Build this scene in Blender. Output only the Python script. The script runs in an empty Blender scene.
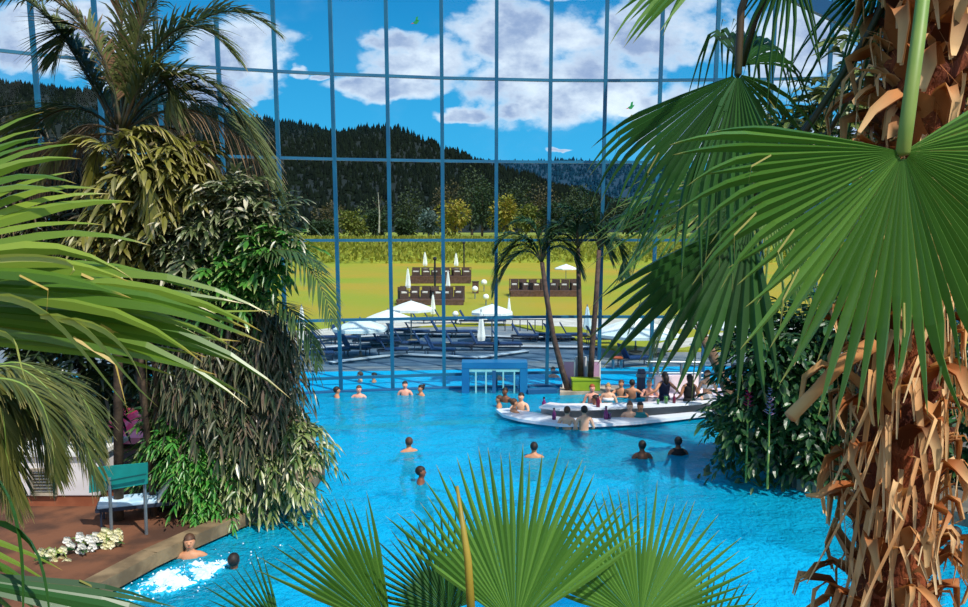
import bpy, math, random
import numpy as np
from mathutils import Vector, Matrix
SC = bpy.context.scene
COL = SC.collection
rnd = random.Random(7)
F_PX, PITCH, EYE = 800.0, math.radians(4.9), 5.2
CP, SP = math.cos(PITCH), math.sin(PITCH)
V = Vector
R = math.radians

# ------------------------------------------------------------------ camera
cd = bpy.data.cameras.new('camera'); cam = bpy.data.objects.new('camera', cd); COL.objects.link(cam)
cam.location = (0, 0, EYE); cam.rotation_euler = (math.pi/2 - PITCH, 0, 0)
cd.sensor_width = 36; cd.lens = 36*F_PX/968; cd.clip_start = 0.05; cd.clip_end = 6000
SC.camera = cam

def ray(px, py):
    u = (px-484)/F_PX; v = (303.5-py)/F_PX
    return V((u, CP + v*SP, -SP + v*CP))
def P(px, py, Y):
    d = ray(px, py); return V((0, 0, EYE)) + d*(Y/d.y)
def G(px, py, z=0.0):
    d = ray(px, py); return V((0, 0, EYE)) + d*((z-EYE)/d.z)

# ------------------------------------------------------------------ mesh builder
class MB:
    def __init__(s): s.v = []; s.f = []; s.a = []; s.m = []
    def add(s, vs, fs, a=(0.5, 0.0), mi=0):
        o = len(s.v)
        s.v.extend([tuple(q) for q in vs])
        if isinstance(a, list): s.a.extend(a)
        else: s.a.extend([a]*len(vs))
        s.f.extend([tuple(i+o for i in f) for f in fs])
        s.m.extend([mi]*len(fs))
        return s
    def box(s, c, size, rz=0.0, a=(0.5, 0.0), rot=None):
        hx, hy, hz = size[0]/2, size[1]/2, size[2]/2
        M = rot if rot is not None else Matrix.Rotation(rz, 3, 'Z')
        c = V(c)
        vs = [c + M @ V((x, y, z)) for z in (-hz, hz) for x, y in ((-hx, -hy), (hx, -hy), (hx, hy), (-hx, hy))]
        return s.add(vs, [(3, 2, 1, 0), (4, 5, 6, 7), (0, 1, 5, 4), (1, 2, 6, 5), (2, 3, 7, 6), (3, 0, 4, 7)], a)
    def bar(s, p, q, w, h=None, up=V((0, 0, 1))):
        p, q = V(p), V(q); h = h or w
        d = (q-p); L = d.length; d = d/L
        x = d.cross(up)
        if x.length < 1e-3: x = d.cross(V((0, 1, 0)))
        x.normalize(); z = x.cross(d)
        M = Matrix((x, d, z)).transposed()
        return s.box((p+q)/2, (w, L, h), rot=M)
    def tube(s, pts, rad, n=8, a=(0.5, 0.0), caps=True):
        pts = [V(p) for p in pts]
        if not hasattr(rad, '__len__'): rad = [rad]*len(pts)
        vs = []; prev = None; aa = []
        for i, p in enumerate(pts):
            t = (pts[min(i+1, len(pts)-1)] - pts[max(i-1, 0)])
            if t.length < 1e-9: t = V((0, 0, 1))
            t.normalize()
            if prev is None:
                x = t.cross(V((0.31, 0.82, 0.47))); x.normalize()
            else:
                x = prev - t*prev.dot(t)
                x.normalize()
            prev = x; y = t.cross(x)
            for k in range(n):
                an = 2*math.pi*k/n
                vs.append(p + (x*math.cos(an) + y*math.sin(an))*rad[i])
                aa.append((a[0], i/max(1, len(pts)-1)))
        fs = []
        for i in range(len(pts)-1):
            for k in range(n):
                k2 = (k+1) % n
                fs.append((i*n+k, i*n+k2, (i+1)*n+k2, (i+1)*n+k))
        if caps:
            fs.append(tuple(range(n-1, -1, -1))); fs.append(tuple((len(pts)-1)*n+k for k in range(n)))
        return s.add(vs, fs, aa)
    def lathe(s, prof, c, n=16, a=(0.5, 0.0)):
        c = V(c); vs = []; fs = []
        for r, z in prof:
            for k in range(n):
                an = 2*math.pi*k/n
                vs.append(c + V((r*math.cos(an), r*math.sin(an), z)))
        m = len(prof)
        for i in range(m-1):
            for k in range(n):
                k2 = (k+1) % n
                fs.append((i*n+k, i*n+k2, (i+1)*n+k2, (i+1)*n+k))
        if prof[0][0] > 1e-5: fs.append(tuple(range(n-1, -1, -1)))
        if prof[-1][0] > 1e-5: fs.append(tuple((m-1)*n+k for k in range(n)))
        return s.add(vs, fs, a)
    def ball(s, c, r, n=14, m=8, a=(0.5, 0.0)):
        rr = V(r) if hasattr(r, '__len__') else V((r, r, r)); c = V(c)
        vs = [c - V((0, 0, rr.z))]
        for i in range(1, m):
            ph = math.pi*i/m
            for k in range(n):
                an = 2*math.pi*k/n
                vs.append(c + V((rr.x*math.sin(ph)*math.cos(an), rr.y*math.sin(ph)*math.sin(an), -rr.z*math.cos(ph))))
        vs.append(c + V((0, 0, rr.z)))
        fs = []
        for k in range(n):
            k2 = (k+1) % n
            fs.append((0, 1+k2, 1+k))
            for i in range(m-2):
                fs.append((1+i*n+k, 1+i*n+k2, 1+(i+1)*n+k2, 1+(i+1)*n+k))
            fs.append((1+(m-2)*n+k, 1+(m-2)*n+k2, len(vs)-1))
        return s.add(vs, fs, a)
    def prism(s, poly, z0, z1, a=(0.5, 0.0)):
        n = len(poly)
        ar = sum(poly[i][0]*poly[(i+1) % n][1] - poly[(i+1) % n][0]*poly[i][1] for i in range(n))
        if ar < 0: poly = poly[::-1]
        vs = [(p[0], p[1], z0) for p in poly] + [(p[0], p[1], z1) for p in poly]
        fs = [tuple(range(n-1, -1, -1)), tuple(range(n, 2*n))]
        fs += [(i, (i+1) % n, n+(i+1) % n, n+i) for i in range(n)]
        return s.add(vs, fs, a)
    def build(s, name, mat, parent=None, origin=None, smooth=False, bevel=0):
        o0 = V(parent.location) if (parent is not None and origin is None) else V(origin or (0, 0, 0))
        if parent is not None and parent.parent is not None and origin is None:
            o0 = V(parent.location) + V(parent.parent.location)
        me = bpy.data.meshes.new(name)
        arr = np.array(s.v, dtype=np.float64) - np.array(o0)
        me.from_pydata([tuple(r) for r in arr.tolist()], [], s.f)
        at = me.attributes.new('lv', 'FLOAT_COLOR', 'POINT')
        buf = np.zeros((len(s.v), 4), dtype=np.float32)
        aa = np.array(s.a, dtype=np.float32)
        buf[:, 0] = aa[:, 0]; buf[:, 1] = aa[:, 1]; buf[:, 3] = 1
        at.data.foreach_set('color', buf.ravel())
        if isinstance(mat, (list, tuple)):
            for m_ in mat: me.materials.append(m_)
            me.polygons.foreach_set('material_index', s.m)
        else:
            me.materials.append(mat)
        if smooth: me.polygons.foreach_set('use_smooth', [True]*len(me.polygons))
        me.update()
        ob = bpy.data.objects.new(name, me); COL.objects.link(ob)
        if parent is not None:
            ob.parent = parent
        else:
            ob.location = o0
        if bevel:
            b = ob.modifiers.new('bevel', 'BEVEL'); b.width = bevel; b.segments = 2; b.limit_method = 'ANGLE'
        return ob

def tag(o, label=None, cat=None, group=None, kind=None):
    if label: o['label'] = label
    if cat: o['category'] = cat
    if group: o['group'] = group
    if kind: o['kind'] = kind
    return o
def thing(name, label, cat, loc=(0, 0, 0), group=None, rz=0.0):
    o = bpy.data.objects.new(name, None); COL.objects.link(o)
    o.location = loc; o.rotation_euler = (0, 0, rz); o.empty_display_size = 0.2
    return tag(o, label, cat, group)
def copy_thing(root, loc, rz=0.0, label=None, group=None, scale=None, extra=None):
    def rec(o, par):
        c = o.copy(); COL.objects.link(c)
        if par is not None: c.parent = par
        for ch in o.children: rec(ch, c)
        return c
    r = rec(root, None)
    r.location = loc; r.rotation_euler = (0, 0, rz)
    if label: r['label'] = label
    if group: r['group'] = group
    if scale: r.scale = (scale, scale, scale)
    return r
def structure(o):
    o['kind'] = 'structure'; return o

# ------------------------------------------------------------------ materials
def lin(h):
    h = h.lstrip('#'); out = []
    for i in (0, 2, 4):
        c = int(h[i:i+2], 16)/255
        out.append(c/12.92 if c <= 0.04045 else ((c+0.055)/1.055)**2.4)
    return (*out, 1.0)
class NT:
    def __init__(s, tree): s.t = tree
    def n(s, typ, **kw):
        nd = s.t.nodes.new(typ)
        for k, v in kw.items(): setattr(nd, k, v)
        return nd
    def l(s, a, b): s.t.links.new(a, b)
    def val(s, sock, v):
        if hasattr(v, 'is_linked') or hasattr(v, 'links'): s.l(v, sock)
        else: sock.default_value = v
    def math(s, op, a, b=0.0, c=None, clamp=False):
        nd = s.n('ShaderNodeMath', operation=op); nd.use_clamp = clamp
        s.val(nd.inputs[0], a); s.val(nd.inputs[1], b)
        if c is not None: s.val(nd.inputs[2], c)
        return nd.outputs[0]
    def mix(s, fac, a, b):
        nd = s.n('ShaderNodeMix', data_type='RGBA')
        s.val(nd.inputs[0], fac); s.val(nd.inputs[6], a); s.val(nd.inputs[7], b)
        return nd.outputs[2]
    def noise(s, scale, detail=3.0, vec=None, rough=0.5, dim='3D'):
        nd = s.n('ShaderNodeTexNoise', noise_dimensions=dim)
        nd.inputs['Scale'].default_value = scale; nd.inputs['Detail'].default_value = detail; nd.inputs['Roughness'].default_value = rough
        if vec is not None: s.l(vec, nd.inputs['Vector'])
        return nd.outputs['Fac']
    def smooth(s, x, lo, hi):
        nd = s.n('ShaderNodeMapRange', interpolation_type='SMOOTHSTEP')
        s.val(nd.inputs[0], x); nd.inputs[1].default_value = lo; nd.inputs[2].default_value = hi
        return nd.outputs[0]
def newmat(name):
    m = bpy.data.materials.new(name); m.use_nodes = True
    t = m.node_tree; t.nodes.clear(); k = NT(t)
    out = k.n('ShaderNodeOutputMaterial')
    return m, k, out
def mat(name, c1, c2=None, scale=4.0, rough=0.6, bump=0.0, bscale=None, metal=0.0, spec=0.4, lo=0.35, hi=0.65, stretch=None):
    m, k, out = newmat(name)
    b = k.n('ShaderNodeBsdfPrincipled'); k.l(b.outputs[0], out.inputs[0])
    tc = k.n('ShaderNodeTexCoord'); vec = tc.outputs['Object']
    if stretch:
        mp = k.n('ShaderNodeMapping'); mp.inputs['Scale'].default_value = stretch; k.l(vec, mp.inputs[0]); vec = mp.outputs[0]
    f = k.smooth(k.noise(scale, 4.0, vec), lo, hi)
    k.l(k.mix(f, lin(c1), lin(c2 or c1)), b.inputs['Base Color'])
    b.inputs['Roughness'].default_value = rough; b.inputs['Metallic'].default_value = metal
    b.inputs['Specular IOR Level'].default_value = spec
    if bump:
        bn = k.n('ShaderNodeBump'); bn.inputs['Strength'].default_value = bump; bn.inputs['Distance'].default_value = 0.02
        k.l(k.noise(bscale or scale*5, 4.0, vec), bn.inputs['Height']); k.l(bn.outputs[0], b.inputs['Normal'])
    return m
def leafmat(name, base, alt, tip=None, tip_at=0.8, rough=0.42, trans=0.3, tcol=None, spec=0.5, dry=None, dry_amt=0.12):
    m, k, out = newmat(name)
    at = k.n('ShaderNodeAttribute', attribute_name='lv'); sp = k.n('ShaderNodeSeparateColor'); k.l(at.outputs['Color'], sp.inputs[0])
    r, t = sp.outputs[0], sp.outputs[1]
    c = k.mix(k.smooth(r, 0.1, 0.9), lin(base), lin(alt))
    if dry: c = k.mix(k.smooth(r, 1.0-dry_amt-0.02, 1.0-dry_amt+0.02), c, lin(dry))
    if tip: c = k.mix(k.smooth(t, tip_at, 1.0), c, lin(tip))
    b = k.n('ShaderNodeBsdfPrincipled'); k.l(c, b.inputs['Base Color'])
    b.inputs['Roughness'].default_value = rough; b.inputs['Specular IOR Level'].default_value = spec
    tr = k.n('ShaderNodeBsdfTranslucent')
    if tcol: k.l(k.mix(0.75, c, lin(tcol)), tr.inputs[0])
    else: k.l(c, tr.inputs[0])
    ms = k.n('ShaderNodeMixShader'); ms.inputs[0].default_value = trans
    k.l(b.outputs[0], ms.inputs[1]); k.l(tr.outputs[0], ms.inputs[2]); k.l(ms.outputs[0], out.inputs[0])
    return m

# ------------------------------------------------------------------ plant helpers
def rv(s=1.0): return V((rnd.uniform(-s, s), rnd.uniform(-s, s), rnd.uniform(-s, s)))
def bez(p0, p1, p2, p3, n):
    out = []
    for i in range(n+1):
        t = i/n; u = 1-t
        out.append(p0*(u**3) + p1*(3*u*u*t) + p2*(3*u*t*t) + p3*(t**3))
    return out
def fan(mb, hub, axis, normal, Rad, n=40, spread=200, fuse=0.55, droop=0.0, cup=0.0, fold=0.35, short=0.2, jitter=0.05, curl=0.0, tipdroop=0.0, bend=None, threads=None, wmul=1.02, roll=0.0):
    """palmate leaf: pleated segments joined near the hub, free tapering tips"""
    axis = V(axis).normalized(); normal = V(normal); normal = (normal - axis*normal.dot(axis)).normalized()
    side = axis.cross(normal)
    half = R(spread)/2; dl = R(spread)/(n-1)/2
    fr = [0.03, 0.2, 0.38, fuse, fuse+(1-fuse)*0.3, fuse+(1-fuse)*0.62, fuse+(1-fuse)*0.85, 1.0]
    lr = rnd.random()
    for i in range(n):
        s = 2*i/(n-1)-1
        th = half*s + rnd.uniform(-1, 1)*jitter*dl*1.5
        L = Rad*(1-short*s*s)*rnd.uniform(1-jitter*1.6, 1+jitter)
        kd = rnd.uniform(0.5, 1.5); kc = rnd.uniform(-1, 1)*curl
        dirn = axis*math.cos(th) + side*math.sin(th)
        perp = -axis*math.sin(th) + side*math.cos(th)
        rl_ = rnd.uniform(-1, 1)*roll; nrm0 = normal
        wp = perp*math.cos(rl_) + normal*math.sin(rl_); wn = normal*math.cos(rl_) - perp*math.sin(rl_)
        vs = []; aa = []
        rr = min(1, max(0, 0.45*lr + 0.55*rnd.random()))
        for t in fr:
            r = t*L
            w = r*math.tan(dl)*wmul
            if t > fuse:
                q = (t-fuse)/(1-fuse); w = fuse*L*math.tan(dl)*wmul*(1-q)**0.8*(1 if q < 1 else 0)
            c = V(hub) + dirn*r
            c += normal*(-cup*Rad*(t**2)*(abs(s)**1.5))
            c += V((0, 0, -1))*(droop*L*t*t)
            if bend is not None: c += V(bend)*(L*t**2)
            if t > fuse:
                q = (t-fuse)/(1-fuse)
                c += V((0, 0, -1))*(tipdroop*L*kd*q*q*(1-fuse))
                c += perp*(kc*L*q*q*0.15)
            vs += [c - wp*w - wn*(w*fold), c + wn*(w*fold), c + wp*w - wn*(w*fold)]
            aa += [(rr, t)]*3
        fs = []
        for j in range(len(fr)-1):
            a = j*3
            fs += [(a, a+1, a+4, a+3), (a+1, a+2, a+5, a+4)]
        mb.add(vs, fs, aa)
        if threads is not None and rnd.random() < threads:
            c = V(hub) + dirn*(L*fuse) + perp*(L*fuse*math.tan(dl))
            q1 = c + dirn*(0.1*L) + V((0, 0, -0.05*L)); q2 = q1 + V((0, 0, -0.12*L)) + rv(0.04*L)
            w = 0.004*Rad
            mb.add([c-perp*w, c+perp*w, q1+perp*w, q1-perp*w, q2], [(0, 1, 2, 3), (3, 2, 4)], (rr, 1.0))
    return mb
def strip(mb, pts, widths, side, fold=0.25, r=None, t0=0.0, t1=1.0):
    """a folded ribbon leaf along pts"""
    n = len(pts); vs = []; aa = []; r = rnd.random() if r is None else r
    side = V(side)
    for i, p in enumerate(pts):
        t = (pts[min(i+1, n-1)] - pts[max(i-1, 0)]).normalized()
        s = side - t*side.dot(t)
        if s.length < 1e-6: s = t.cross(V((0, 0, 1)))
        s.normalize(); nn = s.cross(t)
        w = widths[i]
        vs += [p - s*w - nn*(w*fold), p + nn*(w*fold), p + s*w - nn*(w*fold)]
        aa += [(r, t0+(t1-t0)*i/(n-1))]*3
    fs = []
    for j in range(n-1):
        a = j*3; fs += [(a, a+1, a+4, a+3), (a+1, a+2, a+5, a+4)]
    return mb.add(vs, fs, aa)
def pinnate(ml, mr, pts, nl=40, ll=0.5, lw=0.014, ang=55, droop=0.35, vee=0.35, rr=0.02, start=0.15, seg=3, rbase=None):
    """feather frond: rachis tube into mr, leaflets into ml"""
    n = len(pts)
    if mr is not None: mr.tube(pts, [rr*(1-0.85*i/(n-1)) for i in range(n)], 6)
    fr0 = rnd.random()
    for i in range(nl):
        t = start + (1-start)*i/(nl-1)
        x = t*(n-1); j = min(int(x), n-2); f = x-j
        p = pts[j]*(1-f) + pts[j+1]*f
        tan = (pts[j+1]-pts[j]).normalized()
        sd = tan.cross(V((0, 0, 1)))
        if sd.length < 0.15: sd = tan.cross(V((0.3, 1, 0)))
        sd.normalize(); up = sd.cross(tan)
        L = ll*(math.sin(math.pi*min(1, 0.18+0.8*(t-start)/(1-start)))**0.7+0.12)
        for sgn in (-1, 1):
            a = R(ang*(1-0.45*t)) * rnd.uniform(0.85, 1.15)
            d = (tan*math.cos(a) + sd*(sgn*math.sin(a)) + up*(vee*rnd.uniform(0.4, 1.4))).normalized()
            LL = L*rnd.uniform(0.85, 1.1); dr = droop*rnd.uniform(0.6, 1.4)
            q = []
            for k in range(seg+1):
                u = k/seg
                q.append(p + d*(LL*u) + V((0, 0, -dr*LL*u*u)))
            ws = [lw*0.6] + [lw*(1-0.35*(k/seg)) for k in range(1, seg)] + [lw*0.08]
            r = min(1, max(0, 0.5*fr0+0.5*rnd.random()))
            vs = []; aa = []
            sw = (tan - d*tan.dot(d)).normalized()
            for k in range(seg+1):
                vs += [q[k]-sw*ws[k], q[k]+sw*ws[k]]; aa += [(r, k/seg)]*2
            ml.add(vs, [(2*k, 2*k+1, 2*k+3, 2*k+2) for k in range(seg)], aa)
def one_leaf(mb, p, d, n, L, W, r=None, droop=0.15, fold=0.2):
    d = V(d).normalized(); n = V(n); s = d.cross(n)
    if s.length < 1e-4: s = d.cross(V((0.2, 0.5, 0.8)))
    s.normalize(); n = s.cross(d)
    r = rnd.random() if r is None else r
    q0 = p; q1 = p + d*(L*0.33); q2 = p + d*(L*0.68) + V((0, 0, -droop*L*0.4)); q3 = p + d*L + V((0, 0, -droop*L))
    vs = [q0, q1 - s*W*0.46, q1 - n*(W*fold), q1 + s*W*0.46, q2 - s*W*0.38, q2 - n*(W*fold), q2 + s*W*0.38, q3]
    mb.add(vs, [(0, 2, 1), (0, 3, 2), (1, 2, 5, 4), (2, 3, 6, 5), (4, 5, 7), (5, 6, 7)], [(r, 0.0)]+[(r, 0.35)]*3+[(r, 0.7)]*3+[(r, 1.0)])
def cloud_leaves(mb, c, rad, count, L, W, shell=0.55, up=0.45, droop=0.3, rmix=None, hang=0.0, keep=None):
    """leaves over an ellipsoid clump, facing outward; count leaves of length L"""
    c = V(c); rad = V(rad) if hasattr(rad, '__len__') else V((rad,)*3)
    for _ in range(count):
        while True:
            q = rv(1.0); l = q.length
            if 0.05 < l <= 1: break
        q = q/l; rr = shell + (1-shell)*rnd.random()**0.6
        p = c + V((q.x*rad.x, q.y*rad.y, q.z*rad.z))*rr
        if keep and not keep(p): continue
        d = (q + V((0, 0, up-hang)) + rv(0.55)).normalized()
        nn = (q*0.5 + V((0, 0, 0.9)) + rv(0.5)).normalized()
        k = rnd.uniform(0.7, 1.3)
        one_leaf(mb, p, d, nn, L*k, W*k, droop=droop+hang, r=(rnd.random() if rmix is None else min(1, max(0, rnd.gauss(rmix, 0.22)))))

def twig_leaves(mb, c, rad, twigs, per, tl, L, W, shell=0.35, up=0.3, droop=0.4, hang=0.0, rmix=None):
    """leafy twigs over an ellipsoid clump"""
    c = V(c); rad = V(rad) if hasattr(rad, '__len__') else V((rad,)*3)
    for _ in range(twigs):
        while True:
            q = rv(1.0); l = q.length
            if 0.05 < l <= 1: break
        q = q/l; rr = shell + (1.05-shell)*rnd.random()**0.7
        p = c + V((q.x*rad.x, q.y*rad.y, q.z*rad.z))*rr
        d = (q*0.8 + V((0, 0, up)) + rv(0.7)).normalized()
        T = tl*rnd.uniform(0.6, 1.3); tr = rnd.random()
        for k in range(per):
            u = (k+0.5)/per
            x = p + d*(T*u) + V((0, 0, -(droop+hang)*T*u*u))
            tan = (d + V((0, 0, -2*(droop+hang)*u))).normalized()
            sd = tan.cross(V((0, 0, 1)))
            if sd.length < 0.1: sd = tan.cross(V((1, 0.3, 0)))
            sd.normalize(); sg = 1 if k % 2 else -1
            ld = (tan*0.7 + sd*(sg*0.8) + rv(0.35) + V((0, 0, -hang*0.5))).normalized()
            if k == per-1: ld = tan
            nn = (V((0, 0, 0.9)) + q*0.35 + rv(0.4)).normalized()
            kk = rnd.uniform(0.7, 1.25)
            one_leaf(mb, x, ld, nn, L*kk, W*kk, droop=0.25+hang*0.4, r=min(1, max(0, 0.45*tr+0.55*rnd.random())))
# ------------------------------------------------------------------ world: sky with cumulus clouds
W = bpy.data.worlds.new('sky'); SC.world = W; W.use_nodes = True
wt = W.node_tree; wt.nodes.clear(); k = NT(wt)
wo = k.n('ShaderNodeOutputWorld'); bg = k.n('ShaderNodeBackground'); k.l(bg.outputs[0], wo.inputs[0])
tc = k.n('ShaderNodeTexCoord'); sep = k.n('ShaderNodeSeparateXYZ'); k.l(tc.outputs['Generated'], sep.inputs[0])
X_, Y_, Z_ = sep.outputs
ya = k.math('MAXIMUM', k.math('ABSOLUTE', Y_), 0.12)
u = k.math('DIVIDE', X_, ya); v = k.math('DIVIDE', Z_, ya)
front = k.smooth(Y_, 0.0, 0.25)
cmb = k.n('ShaderNodeCombineXYZ'); k.l(u, cmb.inputs[0]); k.l(k.math('MULTIPLY', v, 1.5), cmb.inputs[1])
n1 = k.noise(9.0, 8.0, cmb.outputs[0], 0.58)
n2 = k.noise(5.0, 6.0, cmb.outputs[0], 0.55)
n3 = k.noise(1.7, 5.0, tc.outputs['Generated'], 0.55)
blobs = [(560, 92, 120, 44), (430, 64, 66, 28), (402, 44, 40, 14), (520, 42, 80, 42), (690, 120, 80, 42), (680, 30, 80, 46),
         (395, 90, 80, 13), (625, 100, 55, 14), (462, 112, 40, 9), (512, 114, 22, 7), (563, 113, 13, 5), (618, 116, 18, 6),
         (50, 42, 135, 42), (240, 54, 66, 40), (195, 88, 95, 22), (300, 74, 18, 7), (235, 99, 40, 8), (790, 55, 65, 50),
         (860, 140, 80, 26), (322, 78, 12, 6), (562, 148, 16, 3), (700, 150, 50, 14), (545, 4, 50, 9), (920, 60, 50, 60)]
nw = k.n('ShaderNodeTexNoise'); nw.inputs['Scale'].default_value = 14; nw.inputs['Detail'].default_value = 5; k.l(cmb.outputs[0], nw.inputs['Vector'])
ns = k.n('ShaderNodeSeparateColor'); k.l(nw.outputs['Color'], ns.inputs[0])
u = k.math('ADD', u, k.math('MULTIPLY', k.math('SUBTRACT', ns.outputs[0], 0.5), 0.09))
v = k.math('ADD', v, k.math('MULTIPLY', k.math('SUBTRACT', ns.outputs[1], 0.5), 0.05))
dens = None
for bx, by, rx, ry in blobs:
    a = k.math('MULTIPLY', k.math('SUBTRACT', u, (bx-484)/800), 800/rx)
    b = k.math('MULTIPLY', k.math('SUBTRACT', v, (235-by)/800), 800/ry)
    d = k.math('SUBTRACT', 1.0, k.math('ADD', k.math('MULTIPLY', a, a), k.math('MULTIPLY', b, b)))
    dens = d if dens is None else k.math('MAXIMUM', dens, d)
dens = k.math('MAXIMUM', dens, -1.5)
df = k.math('ADD', k.math('MULTIPLY', dens, 0.6), k.math('MULTIPLY', k.math('SUBTRACT', n1, 0.5), 2.0))
wisps = k.math('MULTIPLY', k.smooth(n2, 0.5, 0.85), 0.3)
mf = k.math('MAXIMUM', k.smooth(df, 0.0, 0.42), wisps)
mb_ = k.smooth(n3, 0.42, 0.58)  # unseen clouds behind the camera, added to neutralise the ambient light
mask = k.math('ADD', k.math('MULTIPLY', mf, front), k.math('MULTIPLY', mb_, k.math('SUBTRACT', 1.0, front)))
mask = k.math('MULTIPLY', mask, k.smooth(Z_, 0.0, 0.04))
zen = k.smooth(Z_, 0.02, 0.38)
blue = k.mix(zen, (0.07, 0.56, 0.98, 1), (0.003, 0.24, 0.60, 1))
n4 = k.noise(7.0, 6.0, cmb.outputs[0], 0.6)
grey = k.math('MULTIPLY', k.math('MULTIPLY', k.smooth(n4, 0.32, 0.58), k.smooth(df, 0.1, 0.55)), 0.9)
cloud = k.mix(grey, (1.1, 1.12, 1.2, 1), (0.30, 0.40, 0.66, 1))
skyc = k.mix(mask, blue, cloud)
ground = k.mix(k.smooth(Z_, -0.03, 0.0), (0.12, 0.16, 0.08, 1), skyc)
k.l(ground, bg.inputs[0]); bg.inputs[1].default_value = 0.95

sd = bpy.data.lights.new('sun', 'SUN'); sd.energy = 4.6; sd.angle = R(0.6); sd.color = (1.0, 0.95, 0.86)
sun = bpy.data.objects.new('sun', sd); COL.objects.link(sun)
sun.rotation_euler = V((-0.42, 0.50, -0.90)).to_track_quat('-Z', 'Y').to_euler()
sun.location = (20, -20, 40)
SC.view_settings.view_transform = 'Standard'; SC.view_settings.look = 'None'
SC.view_settings.gamma = 1; SC.view_settings.use_curve_mapping = False; SC.view_settings.exposure = 0.0
cy = SC.cycles
cy.max_bounces = 10; cy.transparent_max_bounces = 24; cy.transmission_bounces = 6; cy.diffuse_bounces = 3; cy.glossy_bounces = 3
cy.use_denoising = True; cy.caustics_reflective = False; cy.caustics_refractive = False
cy.sample_clamp_indirect = 4.0

# ------------------------------------------------------------------ common materials
M_tile = mat('pool_tile', '#38c4f4', '#58d2f8', 0.8, 0.35)
M_stone = mat('stone_edge', '#b9aa94', '#8f8474', 3.0, 0.75, 0.4)
M_stone_dark = mat('dark_stone', '#5b5850', '#77705f', 2.0, 0.8, 0.5)
M_soil = mat('red_soil', '#744a32', '#4a3022', 1.6, 0.9, 0.6)
M_white = mat('white_paint', '#f1f0ec', '#e4e4e0', 2.0, 0.45)
M_whitewall = mat('white_wall', '#e9e3e0', '#d9d2d2', 1.5, 0.6)
M_pinkwall = mat('pale_pink_wall', '#ecdde0', '#dfc9cf', 1.5, 0.6)
M_blue = mat('blue_metal', '#175c80', '#1c6a8a', 1.0, 0.4, spec=0.5)
M_bluedark = mat('dark_blue_metal', '#1b5480', '#235f8a', 1.0, 0.4, spec=0.5)
M_steel = mat('brushed_steel', '#8d9aa2', '#7b8890', 3.0, 0.35, metal=0.6)
M_black = mat('black_paint', '#17181b', '#22242a', 3.0, 0.5)
M_wood = mat('brown_wood', '#6b4a3a', '#543828', 6.0, 0.7, 0.3, stretch=(1, 8, 1))

def glassmat(name, tint, refl=0.06):
    m, k, out = newmat(name)
    tr = k.n('ShaderNodeBsdfTransparent'); tr.inputs[0].default_value = tint
    gl = k.n('ShaderNodeBsdfGlossy'); gl.inputs['Roughness'].default_value = 0.02; gl.inputs[0].default_value = (0.9, 0.95, 1, 1)
    fr = k.n('ShaderNodeFresnel'); fr.inputs[0].default_value = 1.45
    ms = k.n('ShaderNodeMixShader'); ge = k.n('ShaderNodeNewGeometry'); k.l(k.math('MULTIPLY', k.math('MULTIPLY', fr.outputs[0], refl/0.04*0.5), k.math('SUBTRACT', 1.0, ge.outputs['Backfacing'])), ms.inputs[0])
    k.l(tr.outputs[0], ms.inputs[1]); k.l(gl.outputs[0], ms.inputs[2]); k.l(ms.outputs[0], out.inputs[0])
    return m
M_glass = glassmat('window_glass', (0.90, 0.965, 0.99, 1), 0.03)
M_clearglass = glassmat('clear_glass', (0.85, 0.95, 0.96, 1), 0.08)

def watermat(name, tint, bump, sc, dist=0.014, opaque=0.5, refl=0.55):
    m, k, out = newmat(name)
    tc = k.n('ShaderNodeTexCoord')
    mp = k.n('ShaderNodeMapping'); mp.inputs['Scale'].default_value = (1.0, 1.0, 1.0); k.l(tc.outputs['Object'], mp.inputs[0])
    h1 = k.noise(sc, 4.0, mp.outputs[0], 0.6); h2 = k.noise(sc*0.22, 2.0, mp.outputs[0])
    h = k.math('ADD', h1, k.math('MULTIPLY', h2, 2.5))
    bn = k.n('ShaderNodeBump'); bn.inputs['Strength'].default_value = bump; bn.inputs['Distance'].default_value = dist; k.l(h, bn.inputs['Height'])
    tr = k.n('ShaderNodeBsdfTransparent'); tr.inputs[0].default_value = tint
    gl = k.n('ShaderNodeBsdfGlossy'); gl.inputs['Roughness'].default_value = 0.04; k.l(bn.outputs[0], gl.inputs['Normal'])
    df = k.n('ShaderNodeBsdfDiffuse'); df.inputs[0].default_value = lin('#12c6f6'); 
    h3 = k.noise(sc*1.6, 3.0, mp.outputs[0], 0.65)
    b2 = k.n('ShaderNodeBump'); b2.inputs['Strength'].default_value = 1.0; b2.inputs['Distance'].default_value = dist*5; k.l(k.math('ADD', h3, k.math('MULTIPLY', h2, 2.0)), b2.inputs['Height'])
    k.l(b2.outputs[0], df.inputs['Normal'])
    m0 = k.n('ShaderNodeMixShader'); m0.inputs[0].default_value = opaque; k.l(tr.outputs[0], m0.inputs[1]); k.l(df.outputs[0], m0.inputs[2])
    fr = k.n('ShaderNodeFresnel'); fr.inputs[0].default_value = 1.33; k.l(bn.outputs[0], fr.inputs['Normal'])
    ms = k.n('ShaderNodeMixShader'); ge = k.n('ShaderNodeNewGeometry'); k.l(k.math('MULTIPLY', k.math('MULTIPLY', fr.outputs[0], refl), k.math('SUBTRACT', 1.0, ge.outputs['Backfacing'])), ms.inputs[0])
    k.l(m0.outputs[0], ms.inputs[1]); k.l(gl.outputs[0], ms.inputs[2]); k.l(ms.outputs[0], out.inputs[0])
    return m
M_water = watermat('pool_water', (0.28, 0.9, 0.98, 1), 1.0, 5.0, 0.03)
M_water_out = watermat('outdoor_water', (0.5, 0.97, 1.0, 1), 0.5, 4.0, 0.012, 0.7, 0.14)

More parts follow.
